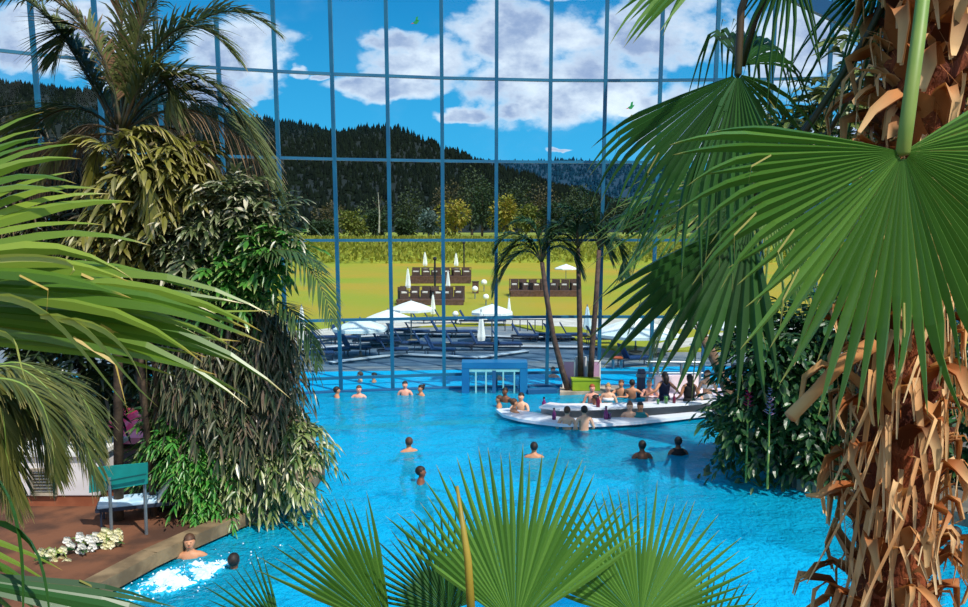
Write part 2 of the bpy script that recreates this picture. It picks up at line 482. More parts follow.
# ------------------------------------------------------------------ facade geometry
TAB = [(-150, 21.0), (-92, 21.7), (-22, 22.6), (44, 23.5), (106, 24.35), (165, 24.9), (224, 25.4), (279.5, 25.9), (335, 26.35), (389, 26.65),
       (442.6, 27.0), (496.3, 27.2), (549.4, 27.4), (603.2, 27.45), (657, 27.4), (711, 27.3), (766, 27.2), (822, 27.0), (880, 26.7), (940, 26.3), (1003, 25.8), (1070, 25.2)]
LEAN = 0.00275
def post(i, z):
    px, d = TAB[i]; x = (px-484)/800*d*(1-LEAN*10.3)
    return V((x, d*(1-LEAN*z), z))
ROWZ = [P(442, y, 27*(1-LEAN*zz)).z for y, zz in ((374.5, .5), (318, 2.4), (240.2, 5), (161, 7.65), (78, 10.3))]
ROWZ += [ROWZ[-1]+2.7, ROWZ[-1]+5.4]
print('ROWZ', [round(z, 2) for z in ROWZ])
ZTOP = ROWZ[-1]
for i in range(len(TAB)-1):
    w = MB()
    a0, a1, b0, b1 = post(i, -0.4), post(i, ZTOP), post(i+1, -0.4), post(i+1, ZTOP)
    o = V((0, 0.012, 0))
    w.add([a0-o, b0-o, b1-o, a1-o, a0+o, b0+o, b1+o, a1+o], [(0, 1, 2, 3), (7, 6, 5, 4), (0, 4, 5, 1), (1, 5, 6, 2), (2, 6, 7, 3), (3, 7, 4, 0)])
    wo_ = structure(w.build('window_%d' % (i+1), M_glass))
    MB().bar(a0, a1, 0.115, 0.12, up=V((0, 1, 0))).build('mullion', M_blue, wo_, origin=(0, 0, 0))
    for z in ROWZ:
        MB().bar(post(i, z), post(i+1, z), 0.10, 0.09).build('transom', M_blue, wo_, origin=(0, 0, 0))
# roof girder crossing above the right palms and the column that carries it
g0, g1 = P(752, -26, 21), P(1010, 97, 19)
girder = MB().bar(g0, g1, 0.28, 0.36).build('trim_1', M_bluedark); structure(girder)
g2 = P(700, -52, 21.4)
structure(MB().bar(g0, post(14, ZTOP), 0.28, 0.36).build('trim_2', M_bluedark))
structure(MB().bar((g1.x, g1.y, -0.3), g1, 0.3, 0.3, up=V((0, 1, 0))).build('trim_3', M_bluedark))

# ------------------------------------------------------------------ pools and decks
facade_base = [post(i, 0) for i in range(len(TAB))]
fb = [(p.x, p.y) for p in facade_base]
structure(MB().prism([(-22, -3), (22, -3)] + [(22, 24)] + [(x, y) for x, y in fb[::-1]] + [(-22, 21)], -1.5, -1.3).build('pool_floor', M_tile))
wmb = MB()
poly = [(-22, 8), (22, 8), (22, 23.6)] + [(x, y-0.03) for x, y in fb[::-1]] + [(-22, 20.5)]
wmb.add([(x, y, 0) for x, y in poly], [tuple(range(len(poly)))])
tag(wmb.build('pool_water', M_water), 'rippled turquoise water filling the indoor pool', 'pool water', kind='stuff')
# shadowed bank the near palms grow on, behind and below the camera
structure(MB().prism([(-22, -3), (22, -3), (22, 8), (-22, 8)], -1.29, 0.25).build('planting_bank', M_soil))
# left deck
L = [G(60, 618), G(150, 568), G(190, 549), G(250, 522.5), G(300, 500), G(318, 478), G(300, 430), G(285, 405), G(250, 392)]
Lp = [(-22, 8.02), (L[0].x-1, 8.02)] + [(p.x, p.y) for p in L] + [(-12, 23), (-22, 21)]
structure(MB().prism(Lp, -1.29, 0.2).build('left_deck', M_soil))
edge = MB()
for i in range(len(L)-1):
    p, q = V((L[i].x, L[i].y, 0.16)), V((L[i+1].x, L[i+1].y, 0.16))
    edge.bar(p, q, 0.30, 0.22)
structure(edge.build('pool_edge', mat('tan_stone', '#8d7859', '#66553e', 2.5, 0.8, 0.4)))
# right bank with its dark stone kerb
K = [G(1100, 560), G(968, 524), G(880, 506), G(800, 488), G(752, 458), G(728, 430), G(716, 411), G(725, 403)]
Kp = [(p.x, p.y) for p in K] + [(14.5, 24.5), (22, 24), (22, K[0].y)]
structure(MB().prism(Kp, -1.29, 0.15).build('right_bank', M_stone_dark))
edge = MB()
for i in range(6):
    p, q = V((K[i].x, K[i].y, 0.12)), V((K[i+1].x, K[i+1].y, 0.12)); edge.bar(p, q, 0.35, 0.24)
structure(edge.build('stone_kerb', M_stone_dark))

# ------------------------------------------------------------------ outside: pool, terrace, lawn, bank, hills
M_pave = mat('terrace_paving', '#8d8b88', '#6c7680', 1.2, 0.8, 0.2)
M_gravel = mat('pale_gravel', '#d9cdbf', '#c2b6a6', 1.5, 0.9, 0.3)
M_lawn = mat('lawn', '#8f9a12', '#b8921a', 0.05, 0.9, 0.3, 8.0, lo=0.3, hi=0.7)
M_tall = mat('tall_grass_ground', '#9a9a2c', '#7c8426', 0.4, 0.95, 0.6, 2.0)
M_hill = mat('hill_ground', '#0c140f', '#121a12', 0.05, 1.0)
M_hill2 = mat('hazy_far_hill_ground', '#123549', '#163448', 0.01, 1.0)  # blue of distance haze is put into the ground colour
op = [(x, y+0.25) for x, y in fb]
out_edge = [(40, 31.5), (8, 31.5), (3, 31.0), (-2, 30.6), (-7, 30.2), (-14, 29.5), (-30, 29)]
structure(MB().prism(op[1:-1] + [(22, 26)] + out_edge + [(-30, 22)], -1.2, -1.0).build('outdoor_pool_floor', M_tile))
ow = MB(); pl = op + [(40, 25)] + out_edge + [(-30, 21)]
ow.add([(x, y, -0.01) for x, y in pl], [tuple(range(len(pl)))])
tag(ow.build('outdoor_pool_water', M_water_out), 'flat turquoise water of the pool beyond the glass wall', 'pool water', kind='stuff')
structure(MB().prism(out_edge + [(-30, 60), (40, 60)], -1.2, 0.02).build('terrace', M_pave))
def gp(pts, z): return [(G(a, b, z).x, G(a, b, z).y) for a, b in pts]
structure(MB().prism([(-140, 44.5), (-60, 43), (-9, 43.2), (-4, 44.5), (1.6, 45.5), (4.0, 40), (6.0, 35.2), (70, 35.2), (140, 60), (220, 152), (-220, 152)], 0.02, 0.1).build('lawn', M_lawn))
structure(MB().prism(gp([(230, 352), (300, 345), (380, 329), (470, 322.5), (600, 328), (700, 329), (900, 334), (900, 326), (760, 318), (600, 319), (470, 317.5), (380, 322), (300, 332), (230, 340)], 0.11), 0.1, 0.125).build('gravel_path', M_gravel))
structure(MB().prism(gp([(640, 356), (700, 344), (790, 335), (790, 331), (720, 333), (665, 342), (625, 352)], 0.11), 0.1, 0.127).build('curved_gravel_path', M_gravel))
# tall grass bank and meadow
bank = MB(); nx, ny = 90, 16
for j in range(ny+1):
    t = j/ny; y = 146 + t*190
    zb = 0.05 + 4.2*min(1, t*190/12)**0.7 + max(0, t-0.1)*2
    for i in range(nx+1):
        x = -260 + 520*i/nx
        bank.v.append((x, y + 3*math.sin(x*0.05), zb + (0.25*rnd.random() if j else 0))); bank.a.append((0.5, 0))
for j in range(ny):
    for i in range(nx):
        a = j*(nx+1)+i; bank.f.append((a, a+1, a+nx+2, a+nx+1)); bank.m.append(0)
structure(bank.build('meadow', M_tall, smooth=True))
M_reed = leafmat('tall_grass', '#a5a030', '#7f841f', '#b8a850', 0.6, 0.8, 0.2)
tg = MB()
for _ in range(13000):
    x = rnd.uniform(-85, 95); t = rnd.random()
    y = 146 + t*18 + 3*math.sin(x*0.05); z = 0.05+4.2*min(1, t*18/12)**0.7
    h = rnd.uniform(0.4, 1.05); w = rnd.uniform(0.12, 0.28); r = rnd.random()
    l = V((rnd.uniform(-.4, .4), rnd.uniform(-.5, .1), 0))
    tg.add([(x-w, y, z), (x+w, y, z), (x+w*0.7+l.x*.5, y+l.y*.5, z+h*0.6), (x-w*0.7+l.x*.5, y+l.y*.5, z+h*0.6), (x+l.x, y+l.y, z+h)], [(0, 1, 2, 3), (3, 2, 4)], [(r, 0), (r, 0), (r, .6), (r, .6), (r, 1)])
tag(tg.build('tall_grass', M_reed), 'band of tall yellow-green grass at the far end of the lawn', 'tall grass', kind='stuff')
# hills
def interp(tab, x):
    if x <= tab[0][0]: return tab[0][1]
    for (a, b), (c, d) in zip(tab, tab[1:]):
        if x <= c:
            t = (x-a)/(c-a); t = t*t*(3-2*t); return b+(d-b)*t
    return tab[-1][1]
R1 = [(-400, 90), (-150, 84), (0, 88), (100, 95), (200, 110), (250, 122), (300, 127), (340, 137), (372, 131), (398, 132), (424, 142), (452, 154), (482, 165), (520, 176), (560, 190), (620, 208), (700, 218), (1000, 226), (1500, 228)]
R2 = [(-400, 150), (300, 168), (480, 164), (580, 163), (640, 165), (700, 172), (780, 184), (900, 198), (1200, 210)]
def hill(tab, y0, y1, zb):
    def h(x, y):
        px = 484 + 800*x/y1
        zt = EYE + (235-interp(tab, px))/800*y1
        t = min(1, max(0, (y-y0)/(y1-y0)))
        back = max(0, (y-y1)/(y1-y0))
        return zb + (zt-zb)*(t**1.25)*(1-back*0.5)
    return h
h1, h2 = hill(R1, 330, 900, 5.5), hill(R2, 700, 1700, 5.5)
def terrain(name, h, x0, x1, y0, y1, nx, ny, m):
    b = MB()
    for j in range(ny+1):
        for i in range(nx+1):
            x, y = x0+(x1-x0)*i/nx, y0+(y1-y0)*j/ny
            b.v.append((x, y, h(x, y) + rnd.uniform(-1, 1))); b.a.append((.5, 0))
    for j in range(ny):
        for i in range(nx):
            a = j*(nx+1)+i; b.f.append((a, a+1, a+nx+2, a+nx+1)); b.m.append(0)
    return structure(b.build(name, m, smooth=True))
terrain('near_hill', h1, -900, 900, 328, 1000, 120, 30, M_hill)
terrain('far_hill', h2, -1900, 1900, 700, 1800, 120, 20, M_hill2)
M_con = leafmat('conifer', '#0b140f', '#161f14', None, 0.8, 0.9, 0.05, spec=0.1)
def conifer(b, x, y, z, h, w):
    r = rnd.random()
    for z0, z1, ww in ((0.0, 0.6, 1.0), (0.35, 1.0, 0.66)):
        vs = []; n = 5; o = rnd.uniform(0, 2)
        for i in range(n):
            a = o+2*math.pi*i/n; vs.append((x+w*ww*math.cos(a), y+w*ww*math.sin(a), z+h*z0+h*0.05))
        vs.append((x, y, z+h*z1))
        b.add(vs, [(i, (i+1) % n, n) for i in range(n)], (r, 0))
b = MB()
for _ in range(1500):
    x = rnd.uniform(-620, 330); y = rnd.uniform(870, 905)
    conifer(b, x, y, h1(x, y)-1, rnd.uniform(5, 10), rnd.uniform(1.8, 3.0))
for _ in range(9000):
    y = 340 + 540*rnd.random()**0.8; x = rnd.uniform(-0.66, 0.42)*y
    conifer(b, x, y, h1(x, y)-1, rnd.uniform(5, 10)*(0.6+0.5*y/900), rnd.uniform(1.8, 3.0)*(0.7+0.4*y/900))
tag(b.build('conifer_forest', M_con), 'dark conifer forest covering the hill behind the lawn', 'forest', kind='stuff')
M_con2 = leafmat('hazy_far_conifer', '#123347', '#17394a', None, 0.8, 0.9, 0.0, spec=0.0)  # distance haze coloured into the trees on the far ridge
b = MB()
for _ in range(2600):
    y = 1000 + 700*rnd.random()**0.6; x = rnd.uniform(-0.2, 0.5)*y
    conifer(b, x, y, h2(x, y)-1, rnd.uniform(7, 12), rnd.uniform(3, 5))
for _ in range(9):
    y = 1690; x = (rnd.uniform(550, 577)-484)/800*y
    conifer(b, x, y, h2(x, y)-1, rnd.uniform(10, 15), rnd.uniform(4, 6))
tag(b.build('far_forest', M_con2), 'forest painted haze-blue on the distant ridge right of the near hill', 'forest', kind='stuff')
# broadleaf trees at the meadow edge
M_bark = mat('bark', '#5b4a3a', '#3f3226', 6, 0.9, 0.5)
TREEM = {'moss': leafmat('moss_leaves', '#2c3a22', '#46502a', None, 0.8, 0.7, 0.15), 'brown': leafmat('brown_leaves', '#4a4028', '#5f5230', None, 0.8, 0.7, 0.15),
         'dark': leafmat('dark_leaves', '#22341c', '#33491f', None, 0.8, 0.7, 0.15),
         'olive': leafmat('olive_leaves', '#5f6a22', '#7c7a2c', None, 0.8, 0.7, 0.2),
         'yellow': leafmat('yellow_leaves', '#8c8a2a', '#a58c30', None, 0.8, 0.7, 0.2),
         'silver': leafmat('grey_green_leaves', '#5d7268', '#75847a', None, 0.8, 0.7, 0.2)}
def far_tree(px, py_base, Y, hpx, wpx, kind, label):
    b = P(px, py_base, Y); h = hpx*Y/800; w = wpx*Y/800/2
    t = thing('tree', label, 'tree', (b.x, b.y, b.z-1.0), 'trees along the far edge of the meadow')
    MB().tube([b-V((0, 0, 1)), b+V((rnd.uniform(-.3, .3), 0, h*0.35)), b+V((0, 0, h*0.75))], [0.05*h*0.4+.1, .03*h*.4+.08, .05], 6).build('trunk', M_bark, t)
    cr = MB()
    for q in range(7):
        a = rnd.uniform(0, 6.28); rr = rnd.uniform(0, 0.5)*w; zz = rnd.uniform(0.3, 0.8)*h
        s = w*rnd.uniform(0.45, 0.7)
        cloud_leaves(cr, b+V((rr*math.cos(a), rr*math.sin(a), zz)), (s, s, s*rnd.uniform(0.7, 1.1)*min(1.6, h/(2*w)+.3)), 110, 0.85, 0.55, shell=0.3, up=0.3)
    cr.build('crown', TREEM[kind], t)
FT = [(318, 236, 175, 14, 40, 'dark', 'low dark tree leftmost at the meadow edge, beside the hanging palm frond'),
      (352, 235, 190, 20, 36, 'olive', 'olive tree at the meadow edge between the first and second clear mullions'),
      (375, 236, 200, 26, 30, 'dark', 'dark rounded tree left of the pale bare trunk at the meadow edge'),
      (403, 236, 180, 16, 26, 'dark', 'small dark tree low at the meadow edge above the left end of the upper platform'),
      (428, 235, 190, 22, 24, 'silver', 'grey-green tree behind the upper lounge platform'),
      (455, 234, 185, 30, 34, 'yellow', 'yellowish tree right of the grey-green one behind the lounge platform'),
      (482, 234, 205, 54, 34, 'dark', 'tallest dark tree at the meadow edge, centre of the view'),
      (505, 235, 180, 36, 34, 'yellow', 'tall yellow-green tree just left of the small indoor palm crowns'),
      (526, 234, 195, 28, 30, 'olive', 'olive tree half hidden by the indoor palm crown'),
      (556, 236, 175, 30, 44, 'dark', 'dark spreading tree behind the middle indoor palm'),
      (592, 236, 180, 38, 50, 'dark', 'large dark tree behind the right indoor palm'),
      (628, 236, 185, 30, 40, 'dark', 'dark tree at the meadow edge behind the drooping fan leaf'),
      (668, 238, 180, 26, 44, 'olive', 'olive tree behind the leaves of the right-hand palm'),
      (712, 238, 178, 26, 44, 'dark', 'dark tree furthest right at the meadow edge')]
FT += [(410, 233, 235, 40, 44, 'moss', 'moss-green tree up the slope above the grey-green one'), (443, 233, 262, 50, 46, 'brown', 'brownish tall tree up the slope left of the tallest dark tree'),
       (472, 233, 234, 62, 44, 'moss', 'tall moss-green tree up the slope just left of the tallest dark tree'), (512, 233, 240, 56, 50, 'moss', 'tall moss-green tree up the slope behind the tall yellow-green one'),
       (541, 234, 224, 46, 40, 'brown', 'brownish tree up the slope above the left indoor palm'), (365, 234, 255, 34, 50, 'moss', 'moss-green tree up the slope behind the bare trunk'), (330, 235, 235, 30, 44, 'brown', 'brownish tree up the slope near the left edge of the clear panes'),
       (578, 235, 250, 48, 50, 'moss', 'moss-green tree up the slope above the middle indoor palm')]
for a in FT: far_tree(*a)
lt = thing('bare_trunk', 'pale bare tree trunk standing at the meadow edge among dark trees', 'tree', P(379, 233, 175))
MB().tube([P(379, 233, 175), P(379.5, 215, 175), P(378, 192, 175)], [0.22, 0.16, 0.05], 6).build('trunk', mat('pale_bark', '#b3aa98', '#8d8474', 3, 0.9), lt)
bb = MB()
for s, q in ((384, 205), (373, 201), (382, 196)): bb.tube([P(379, q+8, 175), P(s, q, 175)], [0.09, 0.03], 5)
bb.build('branches', M_bark, lt)
# ------------------------------------------------------------------ outdoor furniture
M_navy = mat('navy_mesh_fabric', '#18325a', '#1f3d66', 8, 0.8)
M_navyf = mat('dark_frame', '#20293a', '#283244', 4, 0.5)
M_canvas = mat('white_canvas', '#f4f2ea', '#e8e6de', 2, 0.8)
M_bluecanvas = mat('blue_white_canvas', '#b9cfe0', '#c9dbe6', 2, 0.8)
M_wicker = mat('brown_wicker', '#5a4338', '#463229', 14, 0.8, 0.4)
M_cush = mat('cream_cushion', '#d9cfc4', '#c9beb2', 5, 0.9)
M_lampw = mat('white_globe', '#fbf8ee', '#f3efe2', 2, 0.4)

def make_lounger(loc, label, group):
    t = thing('sun_lounger', label, 'sun lounger', loc, group)
    b = MB(); b.bar((-.95, -.3, .30), (.95, -.3, .30), .05, .06); b.bar((-.95, .3, .30), (.95, .3, .30), .05, .06)
    b.bar((-.95, -.3, .30), (-.95, .3, .30), .05, .06); b.bar((.95, -.3, .30), (.95, .3, .30), .05, .06)
    b.build('frame', M_navyf, t, origin=(0, 0, 0))
    MB().box((-.25, 0, .36), (1.35, .62, .07)).build('seat', M_navy, t, origin=(0, 0, 0), bevel=.02)
    MB().box((.68, 0, .62), (.75, .62, .07), rot=Matrix.Rotation(R(-50), 3, 'Y')).build('backrest', M_navy, t, origin=(0, 0, 0), bevel=.02)
    for sx in (-.85, .85):
        for sy in (-.28, .28):
            MB().bar((sx, sy, 0), (sx, sy, .29), .045, .045, up=V((0, 1, 0))).build('leg', M_navyf, t, origin=(0, 0, 0))
    t.scale = (.7, .78, 1.0)
    return t
LG = [(305, 354, 12, 'leftmost in the front row'), (323, 344, 8, 'beside the folded parasol at the left end'), (334, 357, 16, 'second from the left in the front row'),
      (355, 355, -14, 'with steep backrest by the left mullion'), (355, 336, 6, 'under the nearest open white parasol'), (367, 347, 10, 'in the middle row behind the steep one'),
      (385, 348, 5, 'in the middle row left of the second mullion'), (397, 336, -8, 'in the back row just right of the second mullion'), (409, 350, 9, 'in the middle row right of the second mullion'),
      (428, 351, 5, 'third from the tall folded parasol, in the middle row'), (459, 351, 0, 'just left of the tall folded white parasol'), (484, 351, -6, 'right below the tall folded white parasol'),
      (422, 325, 4, 'in the top row under the pair of white parasols'), (434, 325, 10, 'in the top row between the two mullions'), (446, 325, 3, 'in the top row by the white globe lamp'),
      (471, 326, -5, 'in the top row left of the tall folded parasol'), (494, 326, 8, 'in the top row beneath the round open parasol'), (542, 341, 4, 'by the trunk of the leftmost small palm'),
      (573, 341, 0, 'behind the middle small palm trunk'), (634, 366, 180, 'alone on the lawn side, beside the orange seat'),
      (345, 344, -10, 'in the shade of the nearest open parasol'), (376, 337, 14, 'squeezed between the open parasols left of the second mullion'), (417, 338, 6, 'in the back row right of the twin parasols'), (444, 338, -4, 'in the back row by the third mullion'),
      (464, 338, 9, 'in the back row left of the tall folded parasol'), (507, 351, 4, 'in the front row just right of the fourth mullion'), (525, 342, -7, 'at the foot of the low dark railing'), (557, 342, 6, 'between the left and middle small palm trunks'),
      (393, 357, 10, 'on the lowest slab below the second mullion'), (440, 357, -12, 'on the lowest slab left of the doorway'), (318, 361, 14, 'at the water edge beside the hanging creeper'), (600, 345, 5, 'just right of the right small palm trunk')]
for i, (px, py, rz, w) in enumerate(LG):
    g = G(px, py, .02 if i != 19 else .02)
    make_lounger((g.x, g.y, .02), 'navy sun lounger on the terrace ' + w, 'navy sun loungers on the terrace').rotation_euler.z = R(rz+180 if rz != 180 else 200)

def parasol(px, ytop, Y, wpx, label, zb=0.02, m=None):
    top = P(px, ytop, Y); w = wpx*Y/800/2; t = thing('open_parasol', label, 'parasol', (top.x, top.y, zb))
    h = top.z-zb; o = (0, 0, 0)
    b = MB(); n = 8; dz = 0.36*w
    vs = [(0, 0, h)]
    for ring, (rr, zz) in enumerate(((.55, h-dz*.5), (1.0, h-dz))):
        for i in range(n):
            a = 2*math.pi*(i+.5)/n; vs.append((w*rr*math.cos(a), w*rr*math.sin(a), zz))
    for i in range(n):
        a = 2*math.pi*(i+.5)/n; vs.append((w*math.cos(a), w*math.sin(a), h-dz-.12))
    fs = []
    for i in range(n):
        j = (i+1) % n
        fs += [(0, 1+i, 1+j), (1+i, 1+n+i, 1+n+j, 1+j), (1+n+i, 1+2*n+i, 1+2*n+j, 1+n+j)]
    b.add(vs, fs); b.build('canopy', m or M_canvas, t, origin=o)
    MB().tube([(0, 0, 0), (0, 0, h+.05)], .035, 8).build('pole', M_steel, t, origin=o)
    MB().lathe([(.3, 0), (.3, .06), (.06, .1), (.05, .3)], (0, 0, 0), 12).build('base', M_stone_dark, t, origin=o)
    for i in range(n):
        a = 2*math.pi*(i+.5)/n
        MB().bar((.03*math.cos(a), .03*math.sin(a), h-.06), (w*.98*math.cos(a), w*.98*math.sin(a), h-dz-.04), .02, .02).build('rib', M_steel, t, origin=o)
def folded(px, y0, y1, Y, label, m=None, wpx=6):
    a, b_ = P(px, y0, Y), P(px, y1, Y); t = thing('folded_parasol', label, 'parasol', (b_.x, b_.y, b_.z))
    h = a.z-b_.z; w = wpx*Y/800/2; b = MB(); n = 10
    prof = [(0.02, h), (w*.35, h*.92), (w*.7, h*.6), (w, h*.3), (w*.85, h*.2)]
    b.lathe(prof, (0, 0, 0), n)
    for i, vv in enumerate(b.v):
        if i % 2: b.v[i] = (vv[0]*.72, vv[1]*.72, vv[2])
    b.build('folded_canopy', m or M_canvas, t, origin=(0, 0, 0))
    MB().tube([(0, 0, 0), (0, 0, h+.08)], .03, 8).build('pole', M_steel, t, origin=(0, 0, 0))
    MB().lathe([(.3, 0), (.3, .06), (.06, .1)], (0, 0, 0), 12).build('base', M_stone_dark, t, origin=(0, 0, 0))
parasol(360, 318, 33.5, 56, 'open white parasol nearest the pool, at the left mullion')
parasol(388, 309.5, 36.5, 48, 'open white parasol in front of its twin, by the second mullion')
parasol(411, 300.5, 39, 46, 'open white parasol behind its twin, right of the second mullion')
parasol(492, 304, 38, 44, 'open white parasol above the tall folded one, centre of the terrace')
parasol(566, 264, 82, 24, 'distant open white parasol at the right lounge platform', .1)
parasol(636, 317, 34.5, 88, 'widest open cream parasol on the lawn right of the small palms', .1)
parasol(733, 315, 36, 60, 'open cream parasol half hidden behind the drooping fan leaf', .1)
folded(302, 306, 334, 42, 'folded white parasol furthest left, beside the hanging palm frond', wpx=8)
folded(433, 294, 319, 50, 'folded white parasol standing right of the pair of open ones', wpx=6)
folded(408, 268, 293, 60, 'folded white parasol left of the lower lounge platform', wpx=6)
folded(448, 271, 293, 62, 'folded white parasol between the two left lounge platforms', wpx=5)
folded(425, 252, 269, 82, 'folded white parasol at the left of the far lounge platform', wpx=5)
folded(456, 253, 269, 82, 'folded white parasol at the right of the far lounge platform', wpx=5)
folded(481, 311, 348, 37, 'tall folded white parasol in the middle of the terrace loungers', wpx=9)
folded(587, 306, 335, 40, 'folded bluish-white parasol between the two right small palm trunks', M_bluecanvas, wpx=9)
folded(509, 297, 316, 48, 'small folded white parasol right of the round open one', wpx=4)

def platform(x0, x1, yt, yb, Y, nm, label, nsofa, grp):
    a, b_ = P(x0, yb, Y), P(x1, yb, Y); w = b_.x-a.x; d = 3.0
    zt = max(P(x0, yt, Y).z, a.z+.35); z0 = 0.1
    t = thing('lounge_platform', label, 'platform', ((a.x+b_.x)/2, Y+d/2, z0)); o = (0, 0, 0)
    zt = zt*0.45 + a.z*0.55 - z0
    zt = max(zt, .3)
    MB().box((0, 0, zt-.06), (w, d, .12)).build('deck', M_wood, t, origin=o)
    MB().box((0, -d/2+.05, (zt-.12)/2), (w-.1, .08, zt-.12)).build('skirt', M_wood, t, origin=o)
    for sx in (-1, 1):
        for sy in (-1, 1):
            MB().bar((sx*(w/2-.1), sy*(d/2-.1), 0), (sx*(w/2-.1), sy*(d/2-.1), zt-.12), .14, .14, up=V((0, 1, 0))).build('foot', M_wood, t, origin=o)
    n = int(w/1.1)
    for i in range(n+1):
        x = -w/2+.05+i*(w-.1)/n
        MB().bar((x, d/2-.06, zt), (x, d/2-.06, zt+.8), .07, .07, up=V((0, 1, 0))).build('rail_post', M_wood, t, origin=o)
    MB().bar((-w/2, d/2-.06, zt+.8), (w/2, d/2-.06, zt+.8), .08, .06).build('rail', M_wood, t, origin=o)
    for i in range(nsofa):
        s = thing('wicker_armchair', label and 'brown wicker armchair with cream cushions on the ' + nm, 'armchair', ((a.x+b_.x)/2-w/2+(i+.5)*w/nsofa, Y+d/2-.2+rnd.uniform(-.4, .4), z0+zt), grp, rz=rnd.uniform(-.5, .5))
        sw = min(.85, w/nsofa*.8)
        MB().box((0, 0, .2), (sw, .75, .4)).build('seat', M_wicker, s, origin=o)
        MB().box((0, .33, .62), (sw, .12, .46)).build('backrest', M_wicker, s, origin=o)
        for sx in (-1, 1): MB().box((sx*(sw/2-.05), -.02, .5), (.1, .7, .22)).build('armrest', M_wicker, s, origin=o)
        MB().box((0, -.03, .45), (sw-.22, .6, .12)).build('cushion', M_cush, s, origin=o, bevel=.03)
platform(410, 471, 268, 283, 84, 'far left lounge platform', 'brown wooden lounge platform furthest out on the lawn', 6, 'armchairs on the far left platform')
platform(396, 464, 291, 307, 58, 'near left lounge platform', 'brown wooden lounge platform nearest the terrace, left of the mullion', 6, 'armchairs on the near left platform')
platform(510, 581, 283, 297, 66, 'right lounge platform', 'long brown wooden lounge platform behind the small palm trunks', 7, 'armchairs on the right platform')
for px, py, Y, w in ((475, 289, 64, 'leftmost of the three on the lawn'), (484, 282.5, 72, 'furthest of the three on the lawn'), (486, 297, 58, 'nearest of the three on the lawn'), (455.5, 314, 46, 'at the back of the terrace loungers')):
    c = P(px, py, Y); r = 3.1*Y/800
    t = thing('globe_lamp', 'white globe lamp ' + w, 'lamp', (c.x, c.y, .1)); 
    MB().ball((0, 0, c.z-.1), r, 16, 10).build('globe', M_lampw, t, origin=(0, 0, 0), smooth=True)
    MB().tube([(0, 0, 0), (0, 0, c.z-.1-r*.8)], .05, 8).build('stem', M_steel, t, origin=(0, 0, 0))
c = P(475.5, 286, 70); t = thing('wooden_post_box', 'small brown wooden post box left of the furthest globe lamp', 'box', (c.x, c.y, .1))
MB().box((0, 0, .5), (.55, .5, 1.0)).build('body', M_wood, t, origin=(0, 0, 0)); MB().box((0, 0, 1.03), (.65, .6, .06)).build('lid', M_wicker, t, origin=(0, 0, 0))
for px, y0, y1, Y, w in ((435, 260, 291, 62, 'in front of the far platform'), (464, 244, 270, 86, 'behind the right end of the far platform')):
    a, b_ = P(px, y0, Y), P(px, y1, Y); t = thing('lamp_post', 'thin dark lamp post ' + w, 'lamp post', (b_.x, b_.y, .1))
    MB().tube([(0, 0, 0), (0, 0, a.z-.1)], .08, 8).build('pole', M_black, t, origin=(0, 0, 0)); MB().ball((0, 0, a.z), .16, 10, 6).build('lamp_head', M_black, t, origin=(0, 0, 0))
t = thing('terrace_railing', 'low dark post railing at the back of the terrace, left of the small palms', 'railing', G(505, 331, .02))
a, b_ = G(505, 331, .02), G(550, 331, .02)
for i in range(7):
    p = a.lerp(b_, i/6); MB().bar(p, p+V((0, 0, .62)), .05, .05, up=V((0, 1, 0))).build('post', M_navyf, t)
MB().bar(a+V((0, 0, .62)), b_+V((0, 0, .62)), .06, .05).build('rail', M_navyf, t)
M_coping = mat('grey_coping', '#c9ccd0', '#a9b0b8', 1.0, .7)
# low terrace walls with white coping
M_wallslate = mat('slate_wall', '#24465e', '#1c384e', 2.0, 0.7)
for tn, pts in ((4, [(392, 336.5), (470, 338), (520, 340), (575, 340.5)]), (5, [(300, 353), (345, 348.5), (392, 345.5), (490, 349), (600, 350.5)]), (6, [(330, 366), (400, 357.5), (478, 361), (527, 354)]), (8, [(296, 346), (330, 341), (392, 337.5)])):
    q = [G(a, b, .02) for a, b in pts]; wl = MB(); cp = MB()
    for a, b in zip(q, q[1:]):
        wl.bar(a+V((0, .12, .06)), b+V((0, .12, .06)), .24, .12); cp.bar(a+V((0, .14, .135)), b+V((0, .14, .135)), .34, .03)
    o_ = structure(wl.build('trim_%d' % tn, M_wallslate)); cp.build('coping', M_coping, o_, origin=(0, 0, 0))
M_shadepave = mat('shade_blue_paving', '#5f7080', '#465a6c', 1.0, 0.8)  # blue-grey stands in for shadow and blue tint over the terrace
structure(MB().prism(gp([(300, 366), (300, 353.5), (392, 344), (490, 345), (600, 349.5), (596, 357), (520, 362), (420, 366)], .04), 0.02, .04).build('shade_tint_paving', M_shadepave))
structure(MB().prism(gp([(392, 341), (395, 335.5), (470, 336.5), (570, 339), (600, 345.5), (490, 341.5)], .04), 0.02, .04).build('upper_shade_tint_paving', M_shadepave))
# orange seat on the lawn terrace
c = G(617, 368, .02); t = thing('orange_stool', 'small orange stool on the terrace left of the lone navy lounger', 'stool', c)
MB().box((0, 0, .4), (.4, .4, .08)).build('seat', mat('orange_plastic', '#e0622c', '#d8582a', 2, .4), t, origin=(0, 0, 0), bevel=.02)
for sx in (-.16, .16):
    for sy in (-.16, .16): MB().bar((sx, sy, 0), (sx, sy, .36), .05, .05, up=V((0, 1, 0))).build('leg', M_steel, t, origin=(0, 0, 0))

